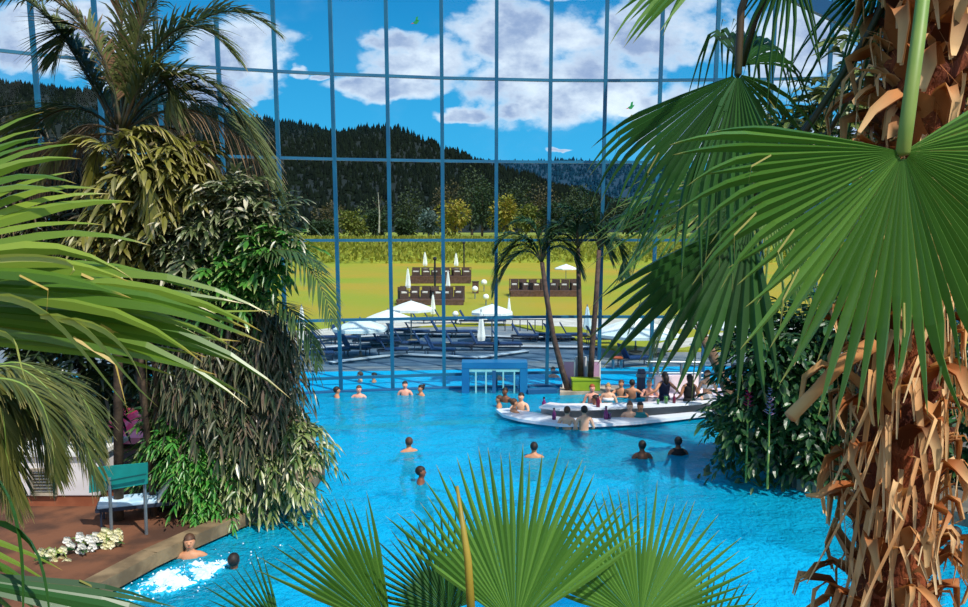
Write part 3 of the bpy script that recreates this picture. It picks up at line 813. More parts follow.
# ------------------------------------------------------------------ bird stickers on the glass
M_greenst = mat('green_sticker', '#1f9a55', '#1c8a4c', 2, .5); M_redst = mat('red_sticker', '#d8432f', '#c83a2a', 2, .5)
def sticker(px, py, Y, s, label):
    c = P(px, py, Y); t = thing('bird_sticker', label, 'sticker', c); k_ = s*Y/800
    body = [(-.5, -.1), (-.2, -.35), (.15, -.3), (.45, .1), (.6, .35), (.3, .3), (0, .15), (-.3, .1)]
    wing = [(-.15, .1), (.0, .75), (.35, .9), (.25, .2)]
    def fl(pts, nm, m):
        b = MB(); n = len(pts)
        b.add([(x*k_, yy, z*k_) for yy in (0, .01) for x, z in pts], [tuple(range(n)), tuple(range(2*n-1, n-1, -1))]+[(i, (i+1) % n, n+(i+1) % n, n+i) for i in range(n)])
        b.build(nm, m, t, origin=(0, 0, 0))
    fl(body, 'body', M_greenst); fl(wing, 'wing', M_greenst); fl([(-.5, -.1), (-.85, -.3), (-.35, -.25)], 'beak', M_redst)
sticker(416, 22, post(9, 11.8).y-.18, 6, 'small green bird sticker high on the glass, before the big cloud')
sticker(631, 107, post(13, 9.6).y-.18, 6, 'small green bird sticker on the glass left of the drooping fan leaf')

# ------------------------------------------------------------------ facade sill and exit portal
for i in range(len(TAB)-1):
    if i in (10,): continue
sl = MB()
for i in range(len(TAB)-1):
    sl.bar(post(i, -.02)-V((0, .12, 0)), post(i+1, -.02)-V((0, .12, 0)), .22, .14)
structure(sl.build('trim_7', M_bluedark))
py_ = 26.35
M_portal = mat('portal_blue', '#12669c', '#1873a6', 1, .4)
def pq(px, py): return P(px, py, py_)
t = thing('exit_portal', 'blue framed glass swim-out doorway in the middle of the window wall', 'doorway', pq(494, 391))
zt = pq(494, 361).z
for x0, x1 in ((462, 469.5), (519.5, 527)):
    a = pq((x0+x1)/2, 391); w = (x1-x0)*py_/800
    MB().box((a.x, py_, (zt-.8)/2), (w, .7, zt+.38)).build('jamb', M_portal, t)
a, b_ = pq(462, 361), pq(527, 361)
MB().box(((a.x+b_.x)/2, py_, zt-.10), (b_.x-a.x, .7, .20)).build('lintel', M_portal, t)
M_teal = mat('teal_frame', '#8fd0cf', '#7cc2c4', 2, .4)
a, b_ = pq(469.5, 366), pq(519.5, 366); fr = MB()
fr.bar((a.x, py_-.3, zt-.26), (b_.x, py_-.3, zt-.26), .06, .09)
for px in (476, 486, 503, 514): fr.bar((pq(px, 380).x, py_-.3, -.55), (pq(px, 380).x, py_-.3, zt-.26), .05, .05, up=V((0, 1, 0)))
fr.build('door_frame', M_teal, t)
MB().bar((pq(494, 380).x, py_-.3, -.6), (pq(494, 380).x, py_-.3, zt-.26), .12, .12, up=V((0, 1, 0))).build('centre_post', M_bluedark, t)
for px0, px1 in ((470, 493), (495, 519)):
    MB().box(((pq(px0, 380).x+pq(px1, 380).x)/2, py_-.3, zt/2-.3), ((px1-px0)*py_/800, .02, zt+.3)).build('door_pane', M_clearglass, t)
a, b_ = G(527, 391.5, .06), G(556, 390.5, .06)
structure(MB().bar(a, b_, .4, .16).build('portal_ledge', M_bluedark))

# ------------------------------------------------------------------ pool bar island
M_counter = mat('white_counter', '#eef1f4', '#e2e8ee', 1.5, 0.3)
M_cdark = mat('dark_counter_edge', '#3a4a60', '#32415a', 2, 0.4)
bar = thing('pool_bar', 'curved white swim-up bar counter with dark edge in the pool', 'bar counter', G(610, 415, 0))
front = [(496, 409), (503, 414.5), (518, 418.5), (538, 421.5), (560, 424), (600, 424), (640, 421.5), (680, 417), (716, 412.5)]
inner = [(716, 409.5), (680, 413), (640, 416.5), (600, 418), (565, 417.5), (545, 414), (525, 411), (508, 408)]
MB().prism(gp(front+inner, .16), .08, .16).build('counter', M_counter, bar)
fi = [(a, b_+.9) for a, b_ in front]; ii = [(a, b_+.3) for a, b_ in inner]
MB().prism(gp(front+inner, .08), .0, .08).build('counter_edge', M_cdark, bar)
MB().prism(gp([(500, 410), (520, 417), (560, 421.5), (600, 421.5), (640, 419.5), (716, 411.5), (716, 410), (600, 417.5), (530, 411.5)], .0), -1.28, .0).build('plinth', M_whitewall, bar)
wall_f = [(541, 413), (560, 415.5), (600, 414.5), (640, 413), (680, 411), (717, 408.5)]
wall_b = [(717, 405.5), (680, 407.5), (640, 409.5), (600, 410.5), (562, 411), (550, 409.5)]
MB().prism(gp(wall_f+wall_b, .12), .0, .34).build('back_wall', M_whitewall, bar)
MB().prism(gp([(539, 406.4), (560, 408.8), (600, 408), (640, 406.2), (680, 404), (719, 401.5), (719, 399.5), (680, 401.6), (640, 403.6), (600, 405), (562, 405.6), (546, 404)], .4), .34, .40).build('upper_top', M_counter, bar)
MB().prism(gp([(540, 407.2), (560, 409.4), (600, 408.6), (640, 406.8), (680, 404.8), (718, 402.2), (718, 400.8), (600, 406), (547, 405.2)], .35), .30, .345).build('upper_edge', M_cdark, bar)
# rear pink deck and low walls
structure(MB().prism(gp([(560, 393), (618, 391), (622, 386), (560, 386)], .08), -1.28, .10).build('planter_island', M_stone))
structure(MB().prism(gp([(648, 397), (720, 401), (790, 405), (790, 388), (720, 388), (655, 389)], .25), -1.28, .25).build('rear_deck', M_pinkwall))
structure(MB().prism([(G(655, 392, .25).x, G(655, 392, .25).y), (G(700, 392, .25).x, G(700, 392, .25).y+.2), (G(700, 392, .25).x, G(700, 392, .25).y+.4), (G(655, 392, .25).x, G(655, 392, .25).y+.25)], .25, .75).build('low_wall', M_pinkwall))
# planters with pink panels
M_pinkp = mat('mauve_panel', '#c39ab8', '#b78fae', 1.5, .5); M_greyp = mat('pale_grey_panel', '#cfc8c8', '#c2bbbd', 1.5, .5); M_lime = mat('lime_panel', '#93ad22', '#86a01f', 2, .5)
for x0, x1, y0, y1, Y, m, lb in ((563, 574.5, 361, 389, 26.5, M_pinkp, 'mauve screen panel left of the lime planter'), (575, 586, 357, 388, 26.7, M_greyp, 'pale grey screen panel behind the lime planter, taller than its neighbours'), (587, 600, 361, 388, 26.5, M_pinkp, 'mauve screen panel right behind the lime planter')):
    a, b_ = P(x0, y1, Y), P(x1, y0, Y); t = thing('screen_panel', lb, 'screen', ((a.x+b_.x)/2, Y, .1)); h = b_.z-.1; w = b_.x-a.x
    MB().box((0, 0, h/2), (w, .06, h)).build('panel', m, t, origin=(0, 0, 0))
    fr = MB(); fr.bar((-w/2, 0, h), (w/2, 0, h), .08, .04); fr.bar((-w/2, 0, 0), (-w/2, 0, h), .04, .08, up=V((0, 1, 0))); fr.bar((w/2, 0, 0), (w/2, 0, h), .04, .08, up=V((0, 1, 0))); fr.build('frame', M_white, t, origin=(0, 0, 0))
a, b_ = P(572, 393, 25.95), P(600, 380, 25.95); t = thing('lime_planter', 'lime green planter box at the foot of the small palms', 'planter', ((a.x+b_.x)/2, 26.1, .1))
w, h = b_.x-a.x, b_.z-.1
MB().box((0, 0, h/2), (w, .45, h)).build('box', M_lime, t, origin=(0, 0, 0), bevel=.02); MB().box((0, 0, h+.015), (w+.04, .49, .05)).build('rim', M_lime, t, origin=(0, 0, 0))
# bottles and glasses on the counters
M_purp = mat('purple_glass', '#7a2f72', '#66285f', 2, .2); M_maroon = mat('maroon_glass', '#6b1f3a', '#5a1a32', 2, .2); M_gg = mat('green_glass', '#5f8a3a', '#4f7a30', 2, .2)
def bottle(px, pyb, z, h, m, label):
    g = G(px, pyb, z); t = thing('bottle', label, 'bottle', (g.x, g.y, z)); r = h*.17
    MB().lathe([(r*.9, 0), (r, .02*h), (r, .55*h), (r*.45, .72*h), (r*.4, .9*h)], (0, 0, 0), 12).build('body', m, t, origin=(0, 0, 0), smooth=True)
    MB().lathe([(r*.5, .88*h), (r*.5, h), (0, h)], (0, 0, 0), 10).build('cap', M_black, t, origin=(0, 0, 0))
def jar(px, pyb, z, h, m, label):
    g = G(px, pyb, z); t = thing('drinking_glass', label, 'glass', (g.x, g.y, z)); r = h*.28
    MB().lathe([(r*.75, 0), (r, h), (r*.9, h), (r*.68, .05*h), (0, .05*h)], (0, 0, 0), 12).build('tumbler', M_clearglass, t, origin=(0, 0, 0), smooth=True)
    MB().lathe([(0, .06*h), (r*.66, .06*h), (r*.82, .8*h), (0, .8*h)], (0, 0, 0), 12).build('drink', m, t, origin=(0, 0, 0), smooth=True)
bottle(544, 409, .1, .36, M_purp, 'purple bottle at the left end of the bar wall'); bottle(554, 419.5, .16, .32, M_purp, 'purple bottle on the low counter, left of the two pale-backed bathers')
bottle(606, 419, .16, .36, M_purp, 'tall purple bottle on the low counter right of the dark-shirted person'); bottle(598, 407, .4, .34, M_maroon, 'maroon bottle on the upper bar top beside the orange-haired person')
bottle(674, 403, .4, .28, M_maroon, 'maroon bottle on the upper bar top, right of the green glass'); jar(666, 403.5, .4, .26, M_gg, 'glass of green drink on the upper bar top')
jar(609.5, 419, .16, .2, M_purp, 'purple drink beside the tall purple bottle on the low counter'); jar(658, 404.2, .4, .18, M_gg, 'small green drink left of the green glass on the bar top')

# ------------------------------------------------------------------ railing and bollard to the right of the bar
t = thing('pool_railing', 'grey steel railing behind the bar, right of the dark bollard', 'railing', P(670, 395, 25.3)); Y = 25.3
def rp(px, py): return P(px, py, Y)
for px in (658, 681.5, 700): MB().tube([(rp(px, 362).x, Y, .25), (rp(px, 362).x, Y, rp(px, 362).z)], .05, 8).build('post', M_steel, t)
MB().tube([rp(646, 362), rp(703, 362.5)], .045, 8).build('top_rail', M_steel, t)
for yy in (373, 378): MB().tube([rp(646, yy), rp(703, yy)], .025, 6).build('mid_rail', M_steel, t)
c = P(641, 391, 25.4); t = thing('bollard', 'dark grey bollard post behind the bar, left of the railing', 'bollard', (c.x, c.y, -.9)); h = P(641, 369, 25.4).z+.9
MB().lathe([(.14, 0), (.14, h-.1), (.1, h), (0, h)], (0, 0, 0), 14).build('shaft', mat('slate_metal', '#3c4c64', '#34425a', 2, .5), t, origin=(0, 0, 0)); MB().lathe([(.17, h-.25), (.17, h-.15)], (0, 0, 0), 14).build('collar', M_steel, t, origin=(0, 0, 0))
c = G(750, 396, .15); t = thing('dark_cabinet', 'tall dark cabinet behind the leaning palm trunk', 'cabinet', (G(727, 392, .15).x, 24.4, .15))
MB().box((0, 0, .55), (.35, .4, 1.1)).build('body', M_black, t, origin=(0, 0, 0)); MB().box((0, -.21, .6), (.3, .02, .9)).build('door', M_cdark, t, origin=(0, 0, 0))
# loungers on the rear deck: white
for px, py, lb in ((757, 375, 'pale lounger beyond the glass, right of the leaning palm trunk'), (768, 384, 'white lounger nearest the dark shrub behind the leaning palm')):
    g = G(px, py, .02); L_ = make_lounger((g.x, g.y, .02), lb, 'pale loungers on the right'); L_.rotation_euler.z = R(15)
    for ch in L_.children:
        if ch.name.split('.')[0] in ('seat', 'backrest'): ch.data.materials[0] = M_canvas
# ------------------------------------------------------------------ people
def skinmesh(nodes, edges, root, sub=1):
    me = bpy.data.meshes.new('tmp'); idx = {n: i for i, n in enumerate(nodes)}
    me.from_pydata([nodes[n][0] for n in nodes], [(idx[a], idx[b]) for a, b in edges], [])
    ob = bpy.data.objects.new('tmp', me); COL.objects.link(ob)
    sk = ob.modifiers.new('skin', 'SKIN'); sk.use_smooth_shade = True
    if not me.skin_vertices: me.skin_vertices.new()
    for n, i in idx.items():
        r = nodes[n][1]; r = r if isinstance(r, tuple) else (r, r)
        sv = me.skin_vertices[0].data[i]; sv.radius = r; sv.use_root = (n == root)
    ss = ob.modifiers.new('sub', 'SUBSURF'); ss.levels = sub; ss.render_levels = sub
    dg = bpy.context.evaluated_depsgraph_get(); dg.update()
    ev = bpy.data.meshes.new_from_object(ob.evaluated_get(dg))
    bpy.data.objects.remove(ob); bpy.data.meshes.remove(me)
    return ev
def body_mesh(pose):
    n = {}; e = []
    def ch(*names):
        for a, b in zip(names, names[1:]): e.append((a, b))
    n['pelvis'] = ((0, 0, .95), (.155, .115)); n['waist'] = ((0, .01, 1.1), (.13, .095)); n['chest'] = ((0, .0, 1.26), (.155, .11)); n['collar'] = ((0, -.005, 1.40), (.12, .085))
    n['neck'] = ((0, .005, 1.49), .052); n['jaw'] = ((0, .025, 1.545), (.066, .078)); n['skull'] = ((0, .012, 1.625), (.078, .098)); n['crown'] = ((0, .0, 1.69), (.06, .075))
    ch('pelvis', 'waist', 'chest', 'collar', 'neck', 'jaw', 'skull', 'crown')
    n['nose'] = ((0, .118, 1.598), .007); n['earl'] = ((-.092, -.002, 1.615), .012); n['earr'] = ((.092, -.002, 1.615), .012); e += [('skull', 'earl'), ('skull', 'earr')]; e.append(('skull', 'nose'))
    P_ = POSES[pose]
    for s, sd in ((-1, 'l'), (1, 'r')):
        def m(p): return (s*p[0], p[1], p[2])
        n['sh'+sd] = (m((.175, -.01, 1.385)), .062); n['el'+sd] = (m(P_['el']), .043); n['wr'+sd] = (m(P_['wr']), .03)
        w, el = V(P_['wr']), V(P_['el']); d = (w-el).normalized()
        palm = w + d*.07; n['pa'+sd] = (m(palm), (.038, .02))
        ch('collar', 'sh'+sd, 'el'+sd, 'wr'+sd, 'pa'+sd)
        side = d.cross(V((0, 0, 1)));
        if side.length < .2: side = V((1, 0, 0))
        side.normalize(); dn = side.cross(d)
        for i, (o, ln) in enumerate(((-.03, .07), (-.01, .085), (.01, .08), (.03, .06))):
            k1 = palm + side*o + d*(.03+ln*.4); k2 = palm + side*o*1.1 + d*(.03+ln) + V((0, 0, -.025))
            n['f%d%s' % (i, sd)] = (m(k1), .0095); n['g%d%s' % (i, sd)] = (m(k2), .008)
            ch('pa'+sd, 'f%d%s' % (i, sd), 'g%d%s' % (i, sd))
        t1 = w + d*.03 - side*.045; t2 = t1 + d*.045 - side*.012
        n['t1'+sd] = (m(t1), .011); n['t2'+sd] = (m(t2), .009); ch('wr'+sd, 't1'+sd, 't2'+sd)
        n['hip'+sd] = (m((.095, 0, .89)), .095); n['kn'+sd] = (m(P_['kn']), .06); n['an'+sd] = (m(P_['an']), .04); n['to'+sd] = (m(P_['to']), .028)
        ch('pelvis', 'hip'+sd, 'kn'+sd, 'an'+sd, 'to'+sd)
    return skinmesh(n, e, 'pelvis')
POSES = {'stand': dict(el=(.27, -.02, 1.13), wr=(.25, .2, 1.02), kn=(.1, .03, .5), an=(.1, -.02, .09), to=(.11, .14, .035)),
         'lean': dict(el=(.29, .2, 1.24), wr=(.13, .42, 1.27), kn=(.1, .05, .5), an=(.1, -.05, .09), to=(.11, .12, .035)),
         'tread': dict(el=(.33, .1, 1.16), wr=(.36, .34, 1.1), kn=(.14, .25, .66), an=(.14, -.06, .42), to=(.15, -.12, .3)),
         'relax': dict(el=(.36, -.1, 1.2), wr=(.5, .02, 1.1), kn=(.13, .3, .7), an=(.12, .1, .4), to=(.12, .22, .36))}
BODY = {p: body_mesh(p) for p in POSES}
SKINS = {n: mat('skin_'+n, a, b, 3, .5) for n, a, b in (('light', '#e3b394', '#d9a585'), ('tan', '#c98d68', '#bf8360'), ('brown', '#7d4f38', '#734730'), ('pink', '#e8a58c', '#dd9780'))}
HAIRS = {n: mat('hair_'+n, a, b, 20, .6) for n, a, b in (('dark', '#1d1714', '#2a211c'), ('brown', '#4a3122', '#5a3c28'), ('blond', '#b58f55', '#a58048'), ('grey', '#9a9590', '#87827e'), ('red', '#a8502a', '#96451f'))}
SWIM = {n: mat('swimwear_'+n, a, a, 3, .8) for n, a in (('navy', '#1b2440'), ('black', '#141418'), ('red', '#b5252c'), ('white', '#eeeeee'), ('teal', '#127a80'), ('purple', '#5c2a6a'), ('orange', '#e2702a'))}
def hair_mesh(style):
    b = MB(); b.ball((0, -.012, 1.645), (.092, .112, .105), 16, 10)
    keep = []
    for f in b.f:
        c = sum((V(b.v[i]) for i in f), V())/len(f)
        if c.y > .03 and c.z < 1.69: continue
        if c.y > -.02 and c.z < 1.64: continue
        if c.z < 1.57: continue
        keep.append(f)
    b.f = keep; b.m = [0]*len(keep)
    if style == 'long':
        b.tube([V((0, -.06, 1.66)), V((0, -.10, 1.55)), V((0, -.10, 1.42)), V((0, -.09, 1.30))], [.075, .085, .075, .02], 10)
    if style == 'bun': b.ball((0, -.11, 1.71), .048, 10, 7)
    return b
eye_b = MB()
for s in (-1, 1): eye_b.ball((s*.03, .090, 1.632), .008, 8, 6)
mouth_b = MB(); mouth_b.ball((0, .098, 1.553), (.022, .008, .006), 10, 6)
M_lip = mat('lips', '#a8524a', '#9c4a44', 2, .5)
def person(px, py, pose, skin, hair, style, suit, rz, label, sink, z=0.0, top=None, k_=1.0, bottom='trunks'):
    g = G(px, py, z)
    t = thing('person', label, 'person', (g.x, g.y, z-sink), rz=R(rz)); o = (0, 0, 0)
    ob = bpy.data.objects.new('body', BODY[pose].copy()); COL.objects.link(ob); ob.parent = t
    ob.data.materials.clear(); ob.data.materials.append(SKINS[skin])
    if style != 'bald': hair_mesh(style).build('hair', HAIRS[hair], t, origin=o, smooth=True)
    tr = MB(); tr.lathe([(.155, .83), (.185, .9), (.18, .98), (.155, 1.04)], (0, 0, 0), 16)
    tr.v = [(x, y*.76, zz) for x, y, zz in tr.v]; tr.build('swim_trunks' if top is None else 'bikini_bottom', SWIM[suit], t, origin=o, smooth=True)
    if top:
        tp = MB()
        if top == 'shirt': tp.lathe([(.15, 1.02), (.165, 1.15), (.185, 1.28), (.2, 1.36), (.13, 1.45), (.07, 1.47)], (0, 0, 0), 18)
        else: tp.lathe([(.163, 1.2), (.178, 1.25), (.172, 1.31)], (0, 0, 0), 18)
        tp.v = [(x, y*.75, zz) for x, y, zz in tp.v]
        tp.build('shirt' if top == 'shirt' else 'bikini_top', SWIM[suit], t, origin=o, smooth=True)
    if skin != 'brown' or True: eye_b.build('eyes', M_black, t, origin=o, smooth=True)
    mouth_b.build('mouth', M_lip, t, origin=o, smooth=True)
    t.scale = (k_,)*3
    return t
PEOPLE = [
 (337, 397, 'tread', 'tan', 'dark', 'short', 'navy', -70, 'bather with dark hair furthest left along the window wall', 1.40),
 (359, 397, 'tread', 'pink', 'brown', 'short', 'red', 180, 'bather with brown hair second from left along the window wall', 1.36),
 (405, 395, 'stand', 'pink', 'dark', 'short', 'navy', 180, 'pink-skinned bather standing shoulder-high by the second mullion, dark hair', 1.28),
 (421, 395, 'tread', 'tan', 'dark', 'bun', 'black', 120, 'bather leaning aside right of the pink-skinned one at the window wall', 1.40),
 (409, 451, 'tread', 'tan', 'brown', 'short', 'navy', 20, 'lone swimmer in open water, left of centre', 1.40),
 (421, 482, 'tread', 'brown', 'dark', 'short', 'black', -90, 'lone swimmer nearest the big green fan leaf tips', 1.40),
 (534, 457, 'tread', 'tan', 'dark', 'short', 'red', 0, 'swimmer partly behind the tips of the big fan leaf', 1.38),
 (642, 458, 'stand', 'brown', 'dark', 'short', 'navy', 0, 'dark-haired bather standing left of the pair in front of the bar', 1.32),
 (678, 454, 'stand', 'brown', 'dark', 'short', 'black', 0, 'bather in black top standing right of the pair in front of the bar', 1.32, 0, 'shirt'),
 (505, 402, 'stand', 'brown', 'dark', 'short', 'navy', 150, 'dark-haired bather furthest back at the left tip of the bar', 1.28),
 (499, 407, 'tread', 'tan', 'brown', 'short', 'teal', 90, 'bather low in the water at the left tip of the bar', 1.38),
 (514, 417, 'lean', 'tan', 'brown', 'bun', 'teal', -75, 'tan bather leaning on the left tip of the bar, hair in a bun', 1.20, 0, 'bikini'),
 (521, 412, 'lean', 'light', 'dark', 'short', 'navy', 160, 'bather behind the tan one at the left tip of the bar', 1.16),
 (567, 429, 'stand', 'light', 'brown', 'short', 'navy', -15, 'left of two pale-backed bathers facing the low counter', 1.12),
 (584, 430, 'stand', 'light', 'dark', 'short', 'red', 10, 'right of two pale-backed bathers facing the low counter', 1.08),
 (595, 416, 'lean', 'brown', 'dark', 'short', 'black', 80, 'person in black shirt leaning over the low counter', 1.12, 0, 'shirt'),
 (592, 404, 'stand', 'pink', 'red', 'short', 'orange', 180, 'red-haired bather inside the bar, behind its upper top', 1.12),
 (608, 403.5, 'stand', 'light', 'blond', 'bun', 'white', 170, 'blond bather inside the bar beside the red-haired one', 1.12, 0, 'bikini'),
 (621, 397, 'lean', 'tan', 'brown', 'short', 'navy', 150, 'brown-haired bather at the back of the bar, left of a pair', 1.18),
 (632, 398.5, 'lean', 'tan', 'dark', 'short', 'black', -20, 'bather with bare back at the back of the bar, right of a pair', 1.12),
 (649, 403, 'lean', 'pink', 'grey', 'short', 'navy', 180, 'large grey-haired bather with arms on the upper bar top', 1.0),
 (629.5, 422.5, 'stand', 'light', 'brown', 'bun', 'red', 170, 'light-skinned bather left of the two outside the low counter', 1.16, 0, 'bikini'),
 (640, 422.5, 'stand', 'tan', 'dark', 'short', 'teal', 180, 'bather right of the two outside the low counter', 1.16, 0, 'shirt'),
 (707, 403, 'stand', 'light', 'brown', 'long', 'white', 180, 'bather on the rear deck beside the long-haired woman', .75, .25, 'bikini'),
 (664, 401, 'relax', 'tan', 'dark', 'long', 'navy', 20, 'person in navy shirt before the railing behind the bar', .85, .25, 'shirt'),
 (190, 557, 'relax', 'tan', 'brown', 'short', 'navy', 195, 'man resting in the churning water at the pool edge', 1.36),
 (234, 568, 'tread', 'brown', 'dark', 'short', 'black', 0, 'dark head of a swimmer right of the foaming water', 1.50),
 (955, 545, 'tread', 'brown', 'dark', 'short', 'navy', -30, 'swimmer at the right edge beyond the shaggy palm trunk', 1.42),
 (360, 381, 'tread', 'light', 'brown', 'short', 'white', 90, 'swimmer in the outdoor pool, left of two near the left mullion', 1.40),
 (374, 381.5, 'tread', 'tan', 'dark', 'short', 'navy', 90, 'swimmer in the outdoor pool, right of two near the left mullion', 1.42),
 (499, 379.5, 'tread', 'pink', 'brown', 'short', 'navy', 180, 'swimmer in the outdoor pool seen through the doorway', 1.36),
 (553, 377, 'tread', 'pink', 'brown', 'short', 'red', 180, 'swimmer in the outdoor pool left of the mauve screens', 1.36),
]
for a in PEOPLE: person(*a)
# standing woman in a long dark dress on the rear deck
w = person(689, 404, 'stand', 'tan', 'dark', 'long', 'black', 10, 'long-haired woman in black standing on the rear deck behind the bar', .85, .25, 'shirt')
# foam of the massage jets
M_foam = mat('white_foam', '#e6f2f8', '#b4dcf0', 6, .6)
b = MB(); f0 = G(172, 580, 0); ax = (G(235, 556, 0)-G(120, 596, 0)); ax.z = 0; ax.normalize(); ay = V((-ax.y, ax.x, 0)); NX, NY = 150, 90
from mathutils import noise as mn
for j in range(NY+1):
    for i in range(NX+1):
        u_, w_ = (i/NX*2-1)*2.0, (j/NY*2-1)*.95
        p = f0 + ax*u_ + ay*w_
        g_ = math.exp(-(u_/1.05)**2-(w_/.5)**2)
        nz = mn.fractal(V((p.x*3.2, p.y*3.2, 1.3)), 1.0, 2.0, 5)*.55 + abs(mn.noise(V((p.x*14, p.y*14, 0))))*.5
        b.v.append((p.x, p.y, -.088 + g_*.10 + nz*.13*(.3+g_))); b.a.append((.5, 0))
for j in range(NY):
    for i in range(NX):
        a = j*(NX+1)+i; q = (a, a+1, a+NX+2, a+NX+1)
        if max(b.v[x][2] for x in q) > -.01: b.f.append(q); b.m.append(0)
for _ in range(160):
    p = f0 + ax*rnd.gauss(0, .8) + ay*rnd.gauss(0, .32); s_ = rnd.uniform(.006, .018)
    b.ball((p.x, p.y, rnd.uniform(.0, .06)), s_, 6, 4)
tag(b.build('water_foam', M_foam, smooth=True), 'white churning foam over the massage jets at the left pool edge', 'foam', kind='stuff')
# ------------------------------------------------------------------ plants
def PP(l, Y, n=14):
    """curve through four picture-plane control points at depth Y (single number or four numbers)"""
    Ys = Y if hasattr(Y, '__len__') else [Y]*4
    q = [P(a, b, yy) for (a, b), yy in zip(l, Ys)]
    return bez(q[0], q[1], q[2], q[3], n)
M_fan = leafmat('fan_palm_leaf', '#416c26', '#6c9840', '#b5ab5c', .93, .36, .3, '#94bc48')
M_fandark = leafmat('dark_fan_leaf', '#1d421a', '#315e26', '#84803e', .95, .38, .2, '#5f9028')
M_fanpale = leafmat('pale_fan_leaf', '#4d7f3a', '#86a45e', '#c2b56a', .8, .4, .35, '#a5c050')
M_pet = mat('green_petiole', '#6f8f3c', '#8a9a4a', 5, .5)
M_petdark = mat('dark_petiole', '#2c3a1e', '#4a3a22', 5, .5)
M_fibre = mat('trunk_fibre', '#5c2815', '#8a4522', 9, .9, .9, 60, stretch=(1, 1, .35))
M_boot = leafmat('leaf_base_husk', '#a05c30', '#d39c64', '#e2bc88', .5, .75, .15, '#d8883a', spec=.2, dry='#5a2c16', dry_amt=.25)
M_dry = leafmat('dry_leaf_strip', '#c88f5c', '#e4bc8a', '#ecd0a4', .7, .75, .25, '#e0a050', spec=.2)

# ---- big shaggy fan palm on the right
rp0 = V((1.50, 3.0, .25))
palm = thing('fan_palm', 'tall fan palm on the right with shaggy orange-brown trunk and huge leaf', 'palm tree', rp0)
core = [rp0, V((1.50, 3.0, 2.0)), P(884, 640, 3), P(892, 560, 3), P(894, 470, 3), P(898, 380, 3), P(906, 280, 3), P(916, 170, 3), P(926, 50, 3), P(932, -40, 3), P(936, -180, 3)]
def tpos(z):
    for a, b in zip(core, core[1:]):
        if z <= b.z: return a.lerp(b, (z-a.z)/(b.z-a.z))
    return core[-1]
tm = MB(); zs = [core[0].z + (core[-1].z-core[0].z)*i/150 for i in range(151)]; n = 28; vs = []; fs = []
for i, z in enumerate(zs):
    c = tpos(z)
    for kk in range(n):
        a = 2*math.pi*kk/n
        r = .128 + .014*math.sin(a*5+z*31) + .012*math.sin(a*3-z*47+1) + rnd.uniform(-.008, .008)
        vs.append(c+V((r*math.cos(a), r*math.sin(a), 0)))
for i in range(150):
    for kk in range(n):
        k2 = (kk+1) % n; fs.append((i*n+kk, i*n+k2, (i+1)*n+k2, (i+1)*n+kk))
tm.add(vs, fs); tm.build('trunk', M_fibre, palm, smooth=True)
for i in range(96):
    z = 3.62 + i*.0283; a = i*R(137.5); c = tpos(z)
    o = V((math.cos(a), math.sin(a), 0)); tg_ = V((-math.sin(a), math.cos(a), 0)); s = rnd.choice((-1, 1))*rnd.uniform(.2, 1.1)
    hi = z > 5.45
    k1 = rnd.uniform(.75, 1.25)*(.8 if hi else 1)
    b = MB()
    for br in ((-1, 1) if rnd.random() < .45 else (0,)):
        sk = s*.05 + br*.05
        p0 = c + o*.108 + tg_*(br*.035)
        pts = [p0, c + o*.148 + tg_*sk*.6 + V((0, 0, .06*k1)), c + o*(.172+rnd.uniform(0, .02)) + tg_*sk*1.3 + V((0, 0, .115*k1)),
               c + o*(.193+rnd.uniform(0, .04)) + tg_*sk*2.0 + V((0, 0, rnd.uniform(.08, .14)*k1)), c + o*(.205+rnd.uniform(0, .05)) + tg_*sk*2.6 + V((0, 0, rnd.uniform(.0, .09)*k1)), c + o*(.198+rnd.uniform(0, .05)) + tg_*(sk*3.0+rnd.uniform(-.03, .03)) + V((0, 0, rnd.uniform(-.10, .04)*k1))]
        wd = (.055 if br == 0 else .034)*(1.45 if hi else 1)
        strip(b, pts, [wd*1.2, wd*.95, wd*.66, wd*.45, wd*.3, wd*.14], tg_ + V((0, 0, .25*s)), fold=.35)
        q = [p - o*.008 - V((0, 0, .008)) for p in pts]
        strip(b, q, [wd*1.1, wd*.85, wd*.6, wd*.4, wd*.25, wd*.1], tg_ + V((0, 0, .25*s)), fold=.35, r=.05)
    b.build('leaf_base', M_boot, palm, smooth=True)
for i in range(42):
    z = rnd.uniform(4.1, 5.25); a = rnd.uniform(math.pi*.95, math.pi*2.15); c = tpos(z)
    o = V((math.cos(a), math.sin(a), 0)); tg_ = V((-math.sin(a), math.cos(a), 0)); L_ = rnd.uniform(.25, .75); sl_ = rnd.gauss(0, .16)
    w = rnd.uniform(.004, .011); b = MB(); r0 = rnd.uniform(.145, .195)
    c2 = tpos(max(3.5, z-L_))
    pts = [c+o*.13+V((0, 0, .05)), c+o*(r0)+V((0, 0, .06)), c.lerp(c2, .3)+o*(r0+.02)+tg_*sl_*.3*L_, c.lerp(c2, .65)+o*(r0+.012)+tg_*sl_*.75*L_, c2+o*(r0+rnd.uniform(-.01, .05))+tg_*sl_*1.2*L_]
    strip(b, pts, [w*1.6, w*1.4, w*1.1, w*.9, w*.45], tg_, fold=.3); b.build('dry_strip', M_dry, palm, smooth=True)
